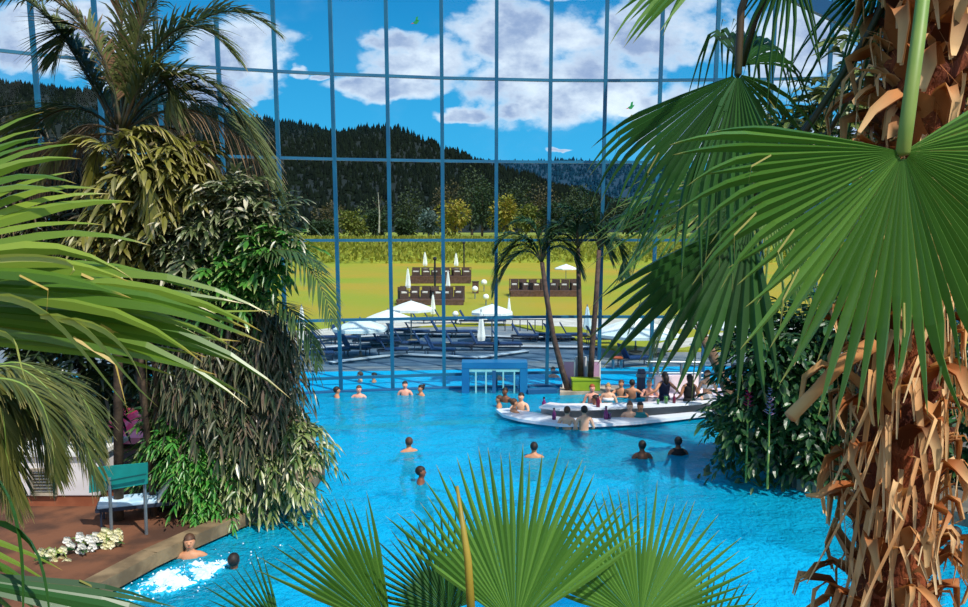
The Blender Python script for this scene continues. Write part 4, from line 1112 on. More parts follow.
for i in range(90):
    z = 3.6 + i*.029 + rnd.uniform(-.02, .02); a = i*R(137.5)+1.9; c = tpos(z); o = V((math.cos(a), math.sin(a), 0)); tg_ = V((-math.sin(a), math.cos(a), 0)); b = MB()
    for q_ in range(rnd.choice((2, 3, 4))):
        L_ = rnd.uniform(.1, .26); sk = rnd.uniform(-1, 1); w = rnd.uniform(.006, .014); ou = rnd.uniform(.02, .085); pz = V((0, 0, 1))
        pts = [c+o*.122+tg_*sk*.02, c+o*(.13+ou*.5)+tg_*sk*.3*L_+pz*(.25*L_), c+o*(.128+ou)+tg_*sk*.6*L_+pz*(.35*L_), c+o*(.128+ou*1.1)+tg_*sk*.8*L_+pz*(.15*L_), c+o*(.128+ou*.9)+tg_*sk*.95*L_-pz*(rnd.uniform(.1, .7)*L_)]
        strip(b, pts, [w*1.8, w*1.3, w, w*.8, w*.3], tg_+pz*rnd.uniform(-.4, .4), fold=.3)
    b.build('frayed_husk', M_dry if i % 3 else M_boot, palm, smooth=True)
fb_ = MB()
for i in range(2600):
    z = rnd.uniform(3.6, 6.0); a = rnd.uniform(0, 6.28); c = tpos(z); o = V((math.cos(a), math.sin(a), 0))
    p0 = c+o*.13; p1 = p0+o*rnd.uniform(.02, .07)+V((rnd.uniform(-.06, .06), rnd.uniform(-.06, .06), rnd.uniform(-.12, .1))); sd_ = rv(1).normalized()*.0018
    fb_.add([p0-sd_, p0+sd_, p1], [(0, 1, 2)], (rnd.random(), .3))
tag(fb_.build('loose_fibre', M_boot, palm), kind='stuff')
# snapped stub sticking out to the left below the big leaf
b = MB(); q = [P(872, 345, 2.85), P(842, 362, 2.78), P(815, 392, 2.75), P(790, 417, 2.72)]
b.tube(q, [.03, .026, .022, .024], 8); b.build('leaf_stub', M_boot, palm, smooth=True)
crown = P(936, -170, 3)
def palm_leaf(name, m, hub, pet_pts, pr, pm, fans):
    b = MB()
    for kw in fans: fan(b, **kw)
    ob = b.build(name, m, palm, smooth=False)
    pet_pts = pet_pts + [hub + (V(fans[0]['axis']).normalized()*.015*fans[0]['Rad'])]
    pb = MB(); pb.tube(pet_pts, [pr*1.5]+[pr]*(len(pet_pts)-2)+[pr*.75], 8); pb.build('petiole', pm, ob, origin=rp0, smooth=True)
hub = P(903, 152, 2.25)
palm_leaf('fan_leaf', M_fan, hub, [crown, P(930, -60, 2.5), P(918, 40, 2.3), P(908, 115, 2.24), hub], .020, M_pet,
          [dict(hub=hub, axis=P(948, 362, 2.15)-hub, normal=(0.05, -1, .28), Rad=.665, n=56, spread=222, fuse=.68, droop=.03, cup=.10, fold=.62, short=.10, jitter=.09, curl=.6, tipdroop=.2, threads=.15)])
hub = P(738, 74, 3.0)
palm_leaf('fan_leaf', M_fandark, hub, [crown, P(850, -120, 3.0), P(770, -70, 3.0), P(741, 10, 3.02), hub], .014, M_petdark,
          [dict(hub=hub, axis=P(664, 205, 2.85)-hub, normal=(-.35, -1, .45), Rad=.64, n=24, spread=92, fuse=.68, droop=.10, cup=-.05, fold=.55, short=.12, jitter=.07, curl=.6, tipdroop=.55, threads=.3),
           dict(hub=hub, axis=P(775, 160, 3.0)-hub, normal=(.3, -1, .5), Rad=.48, n=13, spread=120, fuse=.3, droop=.12, fold=.5, short=.1, jitter=.12, curl=1.0, tipdroop=.5, threads=.2)])
hub = P(742, 66, 3.12)
palm_leaf('fan_leaf', M_fandark, hub, [crown, P(860, -100, 3.1), P(790, -60, 3.1), P(755, 20, 3.1), hub], .013, M_petdark,
          [dict(hub=hub, axis=P(765, 0, 3.35)-hub, normal=(-.2, -.75, -.3), Rad=.5, n=18, spread=85, fuse=.55, droop=.35, fold=.5, short=.1, jitter=.1, curl=.8, tipdroop=1.6, threads=.3)])
hub = P(750, 218, 3.25)
palm_leaf('fan_leaf', M_fandark, hub, [crown, P(900, -30, 3.05), P(868, 35, 3.1), P(800, 140, 3.2), hub], .013, M_petdark,
          [dict(hub=hub, axis=P(672, 335, 3.05)-hub, normal=(-.6, -1, .45), Rad=.78, n=14, spread=72, fuse=.58, wmul=1.25, droop=.05, fold=.5, short=.08, jitter=.07, curl=.3, tipdroop=.1)])
hub = P(752, 196, 3.6)
palm_leaf('fan_leaf', M_fanpale, hub, [crown, P(905, -40, 3.2), P(884, 20, 3.3), P(815, 115, 3.45), hub], .013, M_petdark,
          [dict(hub=hub, axis=P(640, 215, 3.5)-hub, normal=(-.1, -.75, .8), Rad=.72, n=30, spread=120, fuse=.42, droop=.16, fold=.5, short=.1, jitter=.12, curl=1.4, tipdroop=.5, threads=.6)])
hub = P(770, 205, 3.9)
palm_leaf('fan_leaf', M_fanpale, hub, [crown, P(910, -40, 3.3), P(890, 30, 3.5), P(830, 130, 3.7), hub], .012, M_petdark,
          [dict(hub=hub, axis=P(715, 280, 3.8)-hub, normal=(0, -1, .5), Rad=.42, n=26, spread=140, fuse=.4, droop=.1, fold=.5, short=.1, jitter=.12, curl=1.4, tipdroop=.5, threads=.5)])
hub = P(735, -62, 2.6)
palm_leaf('fan_leaf', M_fan, hub, [crown, P(850, -170, 2.8), P(780, -90, 2.7), hub], .014, M_pet,
          [dict(hub=hub, axis=P(640, 8, 2.55)-hub, normal=(-.2, -.7, .7), Rad=.45, n=9, spread=30, fuse=.6, wmul=1.5, roll=.6, droop=.03, fold=.5, short=.1, jitter=.1, curl=.5, tipdroop=.25)])
hub = P(885, -30, 3.2)
palm_leaf('fan_leaf', M_fandark, hub, [crown, P(915, -110, 3.1), hub], .012, M_petdark,
          [dict(hub=hub, axis=P(825, 95, 3.2)-hub, normal=(-.4, -1, .2), Rad=.55, n=13, spread=85, fuse=.28, droop=.1, fold=.5, short=.1, jitter=.12, curl=1.0, tipdroop=.5, threads=.3)])
hub = P(790, -40, 3.0)
palm_leaf('fan_leaf', M_fandark, hub, [crown, P(860, -150, 3.0), hub], .012, M_petdark,
          [dict(hub=hub, axis=P(768, 60, 3.0)-hub, normal=(-.4, -1, .2), Rad=.36, n=12, spread=80, fuse=.35, droop=.1, fold=.5, short=.1, jitter=.12, curl=1.0, tipdroop=.5, threads=.3)])
hub = P(1010, 120, 2.9)
palm_leaf('fan_leaf', M_fandark, hub, [crown, P(985, -90, 2.9), P(1005, 30, 2.9), hub], .014, M_pet,
          [dict(hub=hub, axis=P(985, 320, 2.85)-hub, normal=(-.3, -1, .4), Rad=.75, n=30, spread=150, fuse=.5, droop=.05, fold=.5, short=.1, jitter=.08, curl=.6, tipdroop=.3)])

# ---- low fan palm in front at the bottom
bp0 = V((.15, 1.75, .25)); bpalm = thing('low_fan_palm', 'low fan palm at the bottom with a spray of green fan leaves', 'palm tree', bp0)
bc = P(505, 740, 1.95)
MB().tube([bp0, V((.12, 1.8, 2.2)), bc-V((0, 0, .05))], [.09, .08, .07], 14).build('trunk', M_fibre, bpalm, smooth=True)
def bleaf(hp, Y, tip, tipY, normal, px_r, m=M_fan, **kw):
    hub = P(hp[0], hp[1], Y); ax = P(tip[0], tip[1], tipY)-hub
    b = MB(); d = dict(hub=hub, axis=ax, normal=normal, Rad=px_r*Y/800, n=34, spread=170, fuse=.5, fold=.45, short=.08, jitter=.06, curl=.15, droop=0, cup=.05); d.update(kw)
    fan(b, **d); ob = b.build('fan_leaf', m, bpalm)
    mid = bc.lerp(hub, .5)+V((0, 0, .02)); pb = MB(); pb.tube([bc, mid, hub], [.012, .009, .007], 8); pb.build('petiole', M_pet, ob, origin=bp0, smooth=True)
bleaf((515, 628), 1.95, (517, 446), 2.2, (0, -1, .45), 192, spread=112, n=30, fuse=.56)
bleaf((640, 622), 2.1, (662, 495), 2.3, (.1, -1, .6), 148, spread=175, n=40, fuse=.5)
bleaf((448, 612), 2.35, (412, 520), 2.45, (-.1, -1, .6), 106, spread=180, n=36, fuse=.45, m=M_fandark)
bleaf((392, 632), 2.15, (312, 520), 2.25, (.5, -1, .5), 160, spread=56, n=16, fuse=.55, fold=.8)
bleaf((282, 634), 2.2, (212, 580), 2.3, (0, -1, .8), 104, spread=70, n=15, fuse=.4, m=M_fandark)
bleaf((700, 660), 2.2, (715, 560), 2.4, (.2, -1, .7), 112, spread=120, n=24, fuse=.4, m=M_fandark)
MB().tube([P(473, 640, 1.9), P(468, 560, 1.92), P(457, 486, 1.95)], [.012, .010, .004], 8).build('dry_petiole', mat('yellow_petiole', '#a08a34', '#8a7a2c', 5, .5), bpalm, smooth=True)

# ---- broad-leaved fan palm on the left edge
M_broad = leafmat('broad_fan_leaf', '#3f6a1c', '#8aa036', '#c0a450', .92, .34, .3, '#b8cc4a', dry='#b9bd68', dry_amt=.15)
lp0 = V((-1.75, 1.9, .25)); lpalm = thing('broad_fan_palm', 'large bright green palm reaching in from the left edge with long blade segments', 'palm tree', lp0)
lc = P(-230, 330, 1.9)
MB().tube([lp0, V((-1.75, 1.9, 2.5)), lc], [.1, .1, .09], 14).build('trunk', M_fibre, lpalm, smooth=True)
def lleaf(hp, Y, tip, tipY, normal, r, extra=(), m=None, **kw):
    hub = P(hp[0], hp[1], Y); b = MB(); d = dict(hub=hub, axis=P(tip[0], tip[1], tipY)-hub, normal=normal, Rad=r*Y/800, n=14, spread=40, fuse=.6, fold=.3, short=.06, jitter=.08, curl=.35, droop=.04, tipdroop=.2, threads=.2); d.update(kw)
    fan(b, **d)
    for pts, w in extra:
        q = [P(x, y, yy) for x, y, yy in pts]; strip(b, bez(q[0], q[1], q[2], q[3], 8), [w*.5, w, w, w*.95, w*.85, w*.7, w*.5, w*.3, w*.05], V((0, -.5, 1)), fold=.25, r=.93)
    ob = b.build('fan_leaf', m or M_broad, lpalm)
    MB().tube([lc, lc.lerp(hub, .5)+V((0, 0, .03)), hub], [.022, .018, .014], 8).build('petiole', M_pet, ob, origin=lp0, smooth=True)
hang = [([(-10, 296, 1.6), (50, 292, 1.6), (80, 350, 1.6), (131, 411, 1.6)], .011), ([(40, 316, 1.6), (95, 312, 1.6), (105, 360, 1.6), (158, 407, 1.6)], .010), ([(60, 320, 1.6), (110, 318, 1.6), (130, 350, 1.6), (142, 380, 1.6)], .009),
        ([(-20, 330, 1.6), (30, 330, 1.6), (10, 350, 1.6), (30, 390, 1.6)], .008), ([(-30, 262, 1.6), (40, 250, 1.6), (90, 262, 1.6), (70, 275, 1.6)], .009)]
lleaf((-200, 300), 1.9, (240, 302), 2.0, (0, -.9, .6), 458, hang, n=10, spread=16, fuse=.66, wmul=1.7, roll=.7)
lleaf((-200, 325), 1.95, (240, 328), 2.05, (0, -.9, .6), 452, droop=.01, n=8, spread=10, fuse=.66, wmul=1.7, roll=.7)
lleaf((-190, 275), 1.85, (230, 278), 1.95, (0, -.8, .7), 436, n=7, spread=11, fuse=.66, wmul=1.8, roll=.7)
lleaf((-150, 268), 1.75, (120, 195), 1.85, (0, -.85, .6), 285, n=9, spread=40, fuse=.62, wmul=1.0, roll=.6)
lleaf((-130, 225), 1.8, (70, 115), 1.9, (0, -.8, .7), 222, n=8, spread=36, fuse=.6, wmul=1.0, roll=.6)
lleaf((-130, 566), 1.6, (190, 603), 1.75, (0, -.55, 1), 325, [([(-10, 520, 1.6), (40, 525, 1.6), (48, 570, 1.6), (52, 640, 1.6)], .012), ([(-10, 470, 1.6), (20, 500, 1.6), (28, 550, 1.6), (22, 640, 1.6)], .010)], m=M_fandark, n=5, spread=10, fuse=.7, wmul=1.5, roll=.5)
lleaf((-120, 520), 1.65, (30, 600), 1.7, (0, -.6, .9), 185, n=8, spread=42, fuse=.5)

# ---- feathery olive palm on the left, middle distance
M_olive = leafmat('olive_frond', '#4c5826', '#7c7c3c', '#a89c60', .8, .5, .25)
def frond_set(name, label, base, crown_, fronds, ml, mr, ll, lw, rr, nl, trunk_pts=None, trunk_r=.1, tm_=None, **kw):
    t = thing(name, label, 'palm tree', base)
    if trunk_pts: MB().tube(trunk_pts, [trunk_r*(1.25-.4*i/(len(trunk_pts)-1)) for i in range(len(trunk_pts))], 12).build('trunk', tm_ or M_bark, t, smooth=True)
    for f in fronds:
        pts = f if isinstance(f[0], Vector) else PP(f[0], f[1])
        a = MB(); r_ = MB(); pinnate(a, r_, pts, nl=nl, ll=ll*rnd.uniform(.85, 1.1), lw=lw, rr=rr, **kw)
        ob = a.build('frond', ml, t); r_.build('midrib', mr, ob, origin=base, smooth=True)
    return t
ob0 = V((P(-25, 400, 6).x, 6, .25))
frond_set('feather_palm', 'olive feathery palm drooping at the left edge before the white cabinet', ob0, None,
          [([(-30, 385), (20, 335), (66, 370), (90, 470)], 6), ([(-30, 385), (25, 360), (78, 395), (98, 485)], 5.8), ([(-20, 395), (5, 375), (40, 410), (56, 480)], 5.6), ([(-40, 400), (-10, 405), (12, 440), (14, 510)], 5.5),
           ([(-30, 380), (40, 350), (92, 375), (100, 450)], 6.2), ([(-30, 380), (-5, 350), (10, 400), (5, 500)], 5.5), ([(-30, 380), (30, 372), (50, 390), (55, 470)], 5.4), ([(-30, 385), (10, 345), (40, 372), (80, 430)], 5.7)],
          M_olive, M_pet, .34, .011, .012, 50, [ob0, ob0+V((0, 0, 2)), P(-30, 390, 6)], .1, droop=.45, vee=.1, ang=48)
# ---- tall date palm, left
M_date = leafmat('date_frond', '#465a2c', '#727642', '#a89268', .75, .5, .2, dry='#7d6248', dry_amt=.2)
M_datedry = leafmat('dry_date_frond', '#6b5640', '#8d7458', '#a78c6c', .75, .6, .2)
db = V((P(156, 500, 14.5).x, 14.5, .2)); D = 14.5
dp = frond_set('date_palm', 'tall date palm with arching fronds rising above the shrubs at left', db, None,
          [([(118, 128), (108, 55), (85, -15), (54, 60)], D), ([(120, 128), (116, 60), (118, -20), (150, -50)], D+.3), ([(124, 128), (138, 60), (180, -20), (236, 58)], D-.3), ([(124, 125), (150, 60), (210, -30), (276, 32)], D+.2),
           ([(126, 130), (160, 40), (235, 50), (284, 212)], D-.4), ([(126, 132), (165, 70), (235, 90), (276, 205)], D+.5), ([(116, 132), (80, 90), (40, 105), (2, 165)], D+.4), ([(116, 130), (75, 50), (30, -40), (-20, 10)], D),
           ([(120, 128), (128, 40), (170, -70), (225, -25)], D+.6), ([(122, 130), (138, 70), (172, 50), (170, 115)], D-.5), ([(121, 128), (112, 70), (95, 10), (30, -10)], D-.5), ([(121, 128), (135, 60), (140, 0), (165, -40)], D-.2),
           ([(124, 130), (150, 90), (200, 60), (245, 130)], D), ([(118, 130), (95, 75), (70, 40), (50, 20)], D+.2)],
          M_date, M_petdark, .95, .019, .035, 105, [db, P(146, 400, 14.5), P(124, 250, 14.5), P(121, 125, 14.5)], .095, droop=.4, vee=.25, ang=50)
for f in ([(126, 132), (175, 85), (258, 110), (280, 222)], [(118, 132), (70, 110), (60, 140), (30, 190)], [(118, 135), (90, 130), (60, 145), (15, 150)], [(124, 135), (170, 110), (220, 140), (245, 215)]):
    a = MB(); r_ = MB(); pinnate(a, r_, PP(f, D-.3), nl=50, ll=.55, lw=.014, rr=.03, droop=.9, vee=-.1, ang=40)
    ob = a.build('dry_frond', M_datedry, dp); r_.build('midrib', M_petdark, ob, origin=db)

# ---- shrub mass on the left deck
def shrub(name, label, clumps, m, L_, W_, Y, base_px, twigs, per=9, tl=.5, hang=0.0, stems=3, shell=.35, up=.3, droop=.4, cat='shrub', lumps=4):
    g = V((P(base_px, 500, Y).x, Y, .2)); t = thing(name, label, cat, g)
    b = MB(); s = Y/800
    tot = sum(rx*ry for _, _, rx, ry in clumps)
    for (cx_, cy_, rx, ry) in clumps:
        nt = max(4, int(twigs*rx*ry/tot)); c0 = P(cx_, cy_, Y); r0 = V((rx*s, min(rx, ry)*s*.9, ry*s))
        twig_leaves(b, c0, r0*.9, nt//2, per, tl, L_, W_, shell, up, droop, hang)
        for _ in range(lumps):
            q = rv(1).normalized(); q.y = -abs(q.y)*.6
            twig_leaves(b, c0+V((q.x*r0.x, q.y*r0.y, q.z*r0.z))*.7, r0*rnd.uniform(.3, .5), nt//(2*lumps), per, tl, L_, W_, .2, up, droop, hang)
    b.build('foliage', m, t)
    for i in range(stems):
        cx_, cy_, rx, ry = clumps[i % len(clumps)]
        top_ = P(cx_+rnd.uniform(-.3, .3)*rx, cy_, Y+rnd.uniform(-.1, .3)); b0 = g + V((rnd.uniform(-.3, .3), rnd.uniform(-.1, .3), 0))
        MB().tube([b0, b0.lerp(top_, .5)+rv(.15), top_], [.06, .045, .02], 8).build('stem', M_bark, t, smooth=True)
LM = lambda n, a, b, c=None, **k: leafmat(n, a, b, c, .6, .33, .22, **k)
shrub('climbing_shrub', 'yellow-olive shrub with drooping leaf sprays right under the date palm crown', [(155, 180, 42, 42), (135, 235, 36, 40), (182, 175, 28, 30)], LM('olive_highlight_leaf', '#4d5220', '#878238', '#b5aa70', dry='#d3c4a6', dry_amt=.14), .30, .085, 14.0, 160, 380, tl=.6, hang=.15)  # cream share of the leaves imitates whitish sun highlights
yb = V((P(118, 500, 13.7).x, 13.7, .2))
frond_set('fishtail_palm', 'yellow-olive palm with broad leaflets just below the date palm crown', yb, None,
          [([(118, 165), (125, 105), (180, 115), (208, 185)], 13.7), ([(118, 165), (112, 120), (150, 120), (178, 215)], 13.4), ([(116, 165), (100, 125), (95, 150), (90, 205)], 13.6), ([(118, 165), (130, 130), (150, 160), (150, 235)], 13.2), ([(118, 165), (140, 110), (200, 130), (232, 195)], 13.9), ([(117, 165), (95, 120), (60, 130), (40, 180)], 13.8)],
          LM('fishtail_leaf', '#575c22', '#8d8a3c', '#c2b678', dry='#c9b98a', dry_amt=.1), M_petdark, .42, .032, .025, 34, [yb, P(118, 330, 13.7), P(118, 165, 13.7)], .07, droop=.5, vee=.1, ang=58)
shrub('bushy_shrub', 'grey-green bushy shrub with pale leaves and painted-in highlights left of the hanging date frond', [(225, 212, 48, 32), (190, 240, 40, 32), (255, 222, 30, 22)], LM('grey_green_leaf', '#31452a', '#6f7c4c', '#b3b48c', dry='#d5ceb4', dry_amt=.2), .24, .07, 14.0, 220, 420)  # pale share raised so leaf colour carries the sun highlights
shrub('glossy_shrub', 'fresh green glossy shrub above the single arching frond', [(264, 252, 38, 20), (230, 275, 38, 24)], LM('fresh_green_leaf', '#28601f', '#559236', '#a7b86a'), .22, .075, 13.8, 250, 230)
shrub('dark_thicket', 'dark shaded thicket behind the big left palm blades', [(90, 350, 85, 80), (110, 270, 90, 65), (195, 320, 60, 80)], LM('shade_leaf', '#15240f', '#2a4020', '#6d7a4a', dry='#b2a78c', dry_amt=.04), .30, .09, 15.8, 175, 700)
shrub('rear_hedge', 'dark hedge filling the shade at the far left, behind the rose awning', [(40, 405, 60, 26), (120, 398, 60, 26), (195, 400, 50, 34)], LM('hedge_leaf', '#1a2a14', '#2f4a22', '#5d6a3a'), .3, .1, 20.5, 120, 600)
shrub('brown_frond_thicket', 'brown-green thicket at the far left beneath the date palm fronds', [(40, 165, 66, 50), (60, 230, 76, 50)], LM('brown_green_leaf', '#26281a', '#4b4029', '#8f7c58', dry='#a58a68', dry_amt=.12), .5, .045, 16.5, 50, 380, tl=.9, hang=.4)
shrub('hanging_creeper', 'dark purple-brown curtain of hanging creeper beside the pool', [(228, 335, 40, 56), (258, 390, 30, 54), (212, 385, 36, 50), (270, 330, 16, 36)], LM('creeper_leaf', '#284020', '#55583a', '#8d8464', dry='#75614e', dry_amt=.3), .26, .05, 14.2, 222, 900, per=9, tl=.6, hang=.6)
shrub('leafy_bush', 'mid green leafy bush low behind the teal board', [(190, 420, 42, 46), (172, 455, 26, 40), (230, 430, 40, 40)], LM('mid_green_leaf', '#244a1c', '#45752f', '#8d9a58', dry='#b9a878', dry_amt=.06), .22, .07, 14.8, 180, 420)
shrub('cream_leaved_bush', 'large cream and green leaved bush overhanging the pool edge', [(245, 455, 54, 32), (280, 472, 34, 24), (230, 488, 44, 22), (300, 445, 18, 28)], LM('cream_green_leaf', '#4a6c32', '#8b9655', '#d9d2a6', dry='#e2dcc0', dry_amt=.14), .20, .06, 14.3, 228, 620, hang=.25)
shrub('bright_bamboo_bush', 'bright green fine-leaved bush left of the cream one at the pool edge', [(200, 482, 28, 36), (185, 452, 26, 28), (215, 508, 24, 14)], LM('bright_green_leaf', '#28701f', '#50983a', '#9cc060'), .16, .042, 13.9, 200, 420, tl=.4, hang=.2)
ab = V((P(214, 500, 14.5).x, 14.5, .2))
M_areca = leafmat('areca_frond', '#2e4a24', '#4f6a34', '#8a8a60', .8, .45, .2)
frond_set('areca_palm', 'areca palm with one comb-like frond arching toward the lawn view', ab, None,
          [([(225, 345), (240, 225), (312, 225), (332, 320)], [14.4, 13.6, 12.9, 12.6]), ([(225, 345), (215, 275), (272, 218), (322, 268)], [14.4, 13.8, 13.2, 12.9]), ([(225, 345), (250, 280), (300, 285), (318, 365)], [14.4, 13.6, 13, 12.8]), ([(225, 345), (225, 260), (250, 215), (300, 228)], 14.1), ([(225, 345), (200, 290), (180, 270), (165, 320)], 13.4)],
          M_areca, M_petdark, .6, .02, .02, 48, [ab, P(222, 430, 14.5), P(225, 342, 14.4)], .06, droop=.35, vee=.05, ang=62)

# ---- small palms on the bar island
M_isl = leafmat('island_frond', '#22422a', '#3a5f34', '#6f8450', .8, .45, .2)
M_ltr = mat('slim_trunk', '#5d4a40', '#44352e', 8, .8, .4)
Q = 26.2
def island_palm(label, trunk, fronds, Y):
    pts = [P(x, y, Y) for x, y in trunk]
    frond_set('slim_palm', label, pts[0], None, [(f, Y) for f in fronds], M_isl, M_petdark, .72, .034, .03, 46, pts, .085, M_ltr, droop=.5, vee=.25, ang=46)
island_palm('slim palm on the bar island leaning left with the lowest drooping crown', [(568, 389), (562, 370), (553, 335), (547, 300), (542, 262)],
            [[(541, 262), (530, 232), (500, 240), (494, 292)], [(541, 262), (525, 225), (505, 228), (496, 250)], [(542, 262), (548, 230), (570, 235), (575, 262)], [(542, 262), (545, 235), (556, 228), (570, 232)], [(541, 262), (535, 235), (520, 232), (510, 250)], [(541, 262), (528, 240), (512, 255), (503, 275)], [(542, 262), (540, 230), (530, 215), (515, 222)], [(542, 262), (552, 235), (575, 245), (582, 275)]], Q-.15)
island_palm('slim palm in the middle of the bar island, behind the lime planter', [(581, 388), (580, 340), (579, 290), (578, 248)],
            [[(578, 248), (570, 222), (555, 218), (548, 236)], [(578, 248), (585, 220), (600, 222), (606, 245)], [(578, 248), (574, 225), (580, 212), (592, 212)], [(578, 248), (566, 228), (552, 230), (546, 250)], [(578, 248), (590, 225), (604, 235), (610, 258)], [(578, 248), (580, 220), (570, 205), (560, 208)]], Q+.25)
island_palm('slim palm on the right of the bar island, its crown under the drooping fan leaf', [(590, 388), (592, 350), (596, 300), (599, 250)],
            [[(599, 250), (590, 215), (575, 205), (566, 222)], [(599, 250), (606, 215), (625, 205), (640, 232)], [(599, 250), (600, 212), (612, 195), (628, 200)], [(599, 250), (612, 228), (622, 240), (624, 275)], [(599, 250), (596, 210), (590, 195), (580, 190)]], Q+.1)

# ---- right-hand plants behind the shaggy trunk
M_fic = LM('ficus_leaf', '#16361c', '#2c5a2c', '#58783c', spec=.5)
shrub('ficus_tree', 'dark green ficus tree overhanging the pool left of the shaggy trunk', [(775, 350, 45, 45), (800, 400, 55, 60), (755, 410, 32, 30), (840, 350, 50, 60), (812, 445, 26, 26), (742, 450, 8, 22), (768, 436, 22, 12), (835, 440, 40, 40), (960, 400, 40, 90)], M_fic, .22, .12, 16.5, 800, 1300, tl=.7, droop=.5, stems=4, cat='tree', lumps=6)
shrub('pool_edge_shrub', 'low green shrub at the foot of the leaning palm trunk', [(735, 418, 20, 16), (765, 425, 26, 15), (720, 426, 12, 10)], LM('edge_shrub_leaf', '#2a5222', '#4f7a34', '#93a058'), .22, .09, 18.6, 748, 160)
shrub('rubber_plant', 'tall rubber plant high behind the shaggy trunk, against the sky', [(845, 125, 40, 38), (800, 140, 26, 20), (770, 118, 26, 14), (860, 70, 25, 30), (740, 130, 14, 10), (955, 120, 25, 60), (965, 290, 20, 60)], LM('rubber_leaf', '#3a4f26', '#76843f', '#b0ab6c', dry='#d3c9a0', dry_amt=.12), 0.165, .052, 7.7, 895, 330, tl=.4, stems=1)
def low_ground(px, Y, z=.15): return V((P(px, 400, Y).x, Y, z))
lg = G(738, 419, .15)
frond_set('leaning_palm', 'leaning palm trunk rising from the shrub right of the bar', lg, None,
          [([(704, 340), (690, 300), (650, 270), (630, 330)], 22), ([(704, 340), (720, 290), (760, 280), (775, 320)], 22), ([(704, 340), (700, 280), (720, 250), (745, 262)], 22.4), ([(704, 340), (680, 300), (665, 310), (650, 360)], 21.6)],
          leafmat('leaning_frond', '#4d6a34', '#7d8f4c', '#b0a868', .8, .45, .25), M_petdark, .7, .03, .04, 36, [lg, P(728, 390, 22), P(716, 362, 22), P(704, 338, 22)], .15, mat('grey_brown_trunk', '#8a6e58', '#6d5544', 8, .85, .5), droop=.6, vee=.1, ang=50)
tb = low_ground(756, 18)
frond_set('smooth_palm', 'palm with smooth blue-green trunk glimpsed between the fan leaves', tb, None,
          [([(752, 205), (700, 150), (640, 175), (615, 235)], 17.5), ([(752, 205), (720, 160), (670, 190), (640, 250)], 17.8), ([(752, 205), (760, 140), (800, 130), (830, 190)], 18), ([(752, 205), (740, 140), (700, 120), (650, 150)], 18.3), ([(752, 205), (720, 200), (690, 230), (680, 290)], 17.4), ([(752, 205), (780, 190), (800, 230), (800, 290)], 17.6), ([(752, 205), (700, 190), (650, 220), (630, 265)], 18)],
          leafmat('smooth_palm_frond', '#3f7a34', '#6f9a4a', '#c2bb74', .8, .42, .3), M_pet, .95, .028, .04, 44, [tb, P(755, 320, 18), P(752, 250, 18), P(752, 205, 18)], .11, mat('blue_green_trunk', '#5f9a90', '#4a8880', 3, .5), droop=.5, vee=.1, ang=52)
def ginger(px, py, Y, label, m):
    c = P(px, py, Y); t = thing('ginger_flower', label, 'flower', (c.x, c.y, .15)); b = MB()
    for i in range(26):
        z = c.z-.15-.28+i*.022; a = i*2.4; d = V((math.cos(a), math.sin(a), .7)); one_leaf(b, V((0, 0, z)), d, V((0, 0, 1)), .16*(1-i/40), .07)
    b.build('petals', m, t, origin=(0, 0, 0)); MB().tube([(0, 0, 0), (0, 0, c.z-.2)], [.025, .015], 8).build('stem', M_pet, t, origin=(0, 0, 0))
ginger(748.5, 394, 16.0, 'bright pink ginger flower among the dark ficus leaves', leafmat('pink_petal', '#d8356a', '#e8558a', None, .8, .5, .3))
ginger(770, 402, 15.6, 'pale lilac flower spike right of the bright pink one', leafmat('lilac_petal', '#c9a9c4', '#b78fb4', None, .8, .5, .3))
g = G(728, 417, .15); t = thing('lime_bin', 'small lime green bin at the end of the bar beside the shrub', 'bin', (g.x, g.y-.1, .15)); MB().lathe([(.13, 0), (.17, .42), (.15, .42), (.12, .05), (0, .05)], (0, 0, 0), 16).build('bucket', M_lime, t, origin=(0, 0, 0)); MB().lathe([(.175, .4), (.18, .44), (.165, .44)], (0, 0, 0), 16).build('rim', M_lime, t, origin=(0, 0, 0))

# ------------------------------------------------------------------ things on the left deck
Y = 14.4; a, b_ = P(14, 528, Y), P(98, 455, Y); w = b_.x-a.x; h = b_.z-.2
t = thing('garden_cabinet', 'low white garden cabinet with louvred window behind the olive palm', 'cabinet', ((a.x+b_.x)/2, Y+.5, .2)); o = (0, 0, 0)
MB().box((0, 0, .1), (w-.06, .95, .2)).build('plinth', mat('terracotta_plinth', '#9a5a3c', '#86492e', 3, .8), t, origin=o); MB().box((0, 0, h/2+.1), (w, 1.0, h-.2)).build('body', M_whitewall, t, origin=o, bevel=.02); MB().box((0, 0, h+.03), (w+.16, 1.16, .08)).build('top', M_white, t, origin=o)
fr = MB()
for x in (-.42, .02): fr.bar((x, -.52, h*.25), (x, -.52, h*.72), .05, .05, up=V((0, 1, 0)))
for z in (.25, .72): fr.bar((-.44, -.52, h*z), (.04, -.52, h*z), .05, .05)
wf = fr.build('window_frame', M_stone, t, origin=o); lv_ = MB()
for i in range(7): lv_.box((-.2, -.515, h*(.28+.06*i)), (.42, .02, .04), rot=Matrix.Rotation(R(30), 3, 'X'))
lv_.build('louvre', M_stone_dark, wf, origin=o)
b0, b1 = P(111, 540, 13.0), P(146, 542, 13.0); t = thing('notice_board', 'blank teal board on two thin posts beside the pool', 'board', ((b0.x+b1.x)/2, 13.0, .2)); M_tealb = mat('teal_board', '#17968f', '#148680', 2, .5)
cs = [P(89, 493, 13.1), P(147, 484, 12.95), P(147, 463, 12.95), P(89, 468, 13.1)]
def slab(mbx, c, d): mbx.add([q for q in c]+[q+d for q in c], [(0, 1, 2, 3), (7, 6, 5, 4), (0, 4, 5, 1), (1, 5, 6, 2), (2, 6, 7, 3), (3, 7, 4, 0)]); return mbx
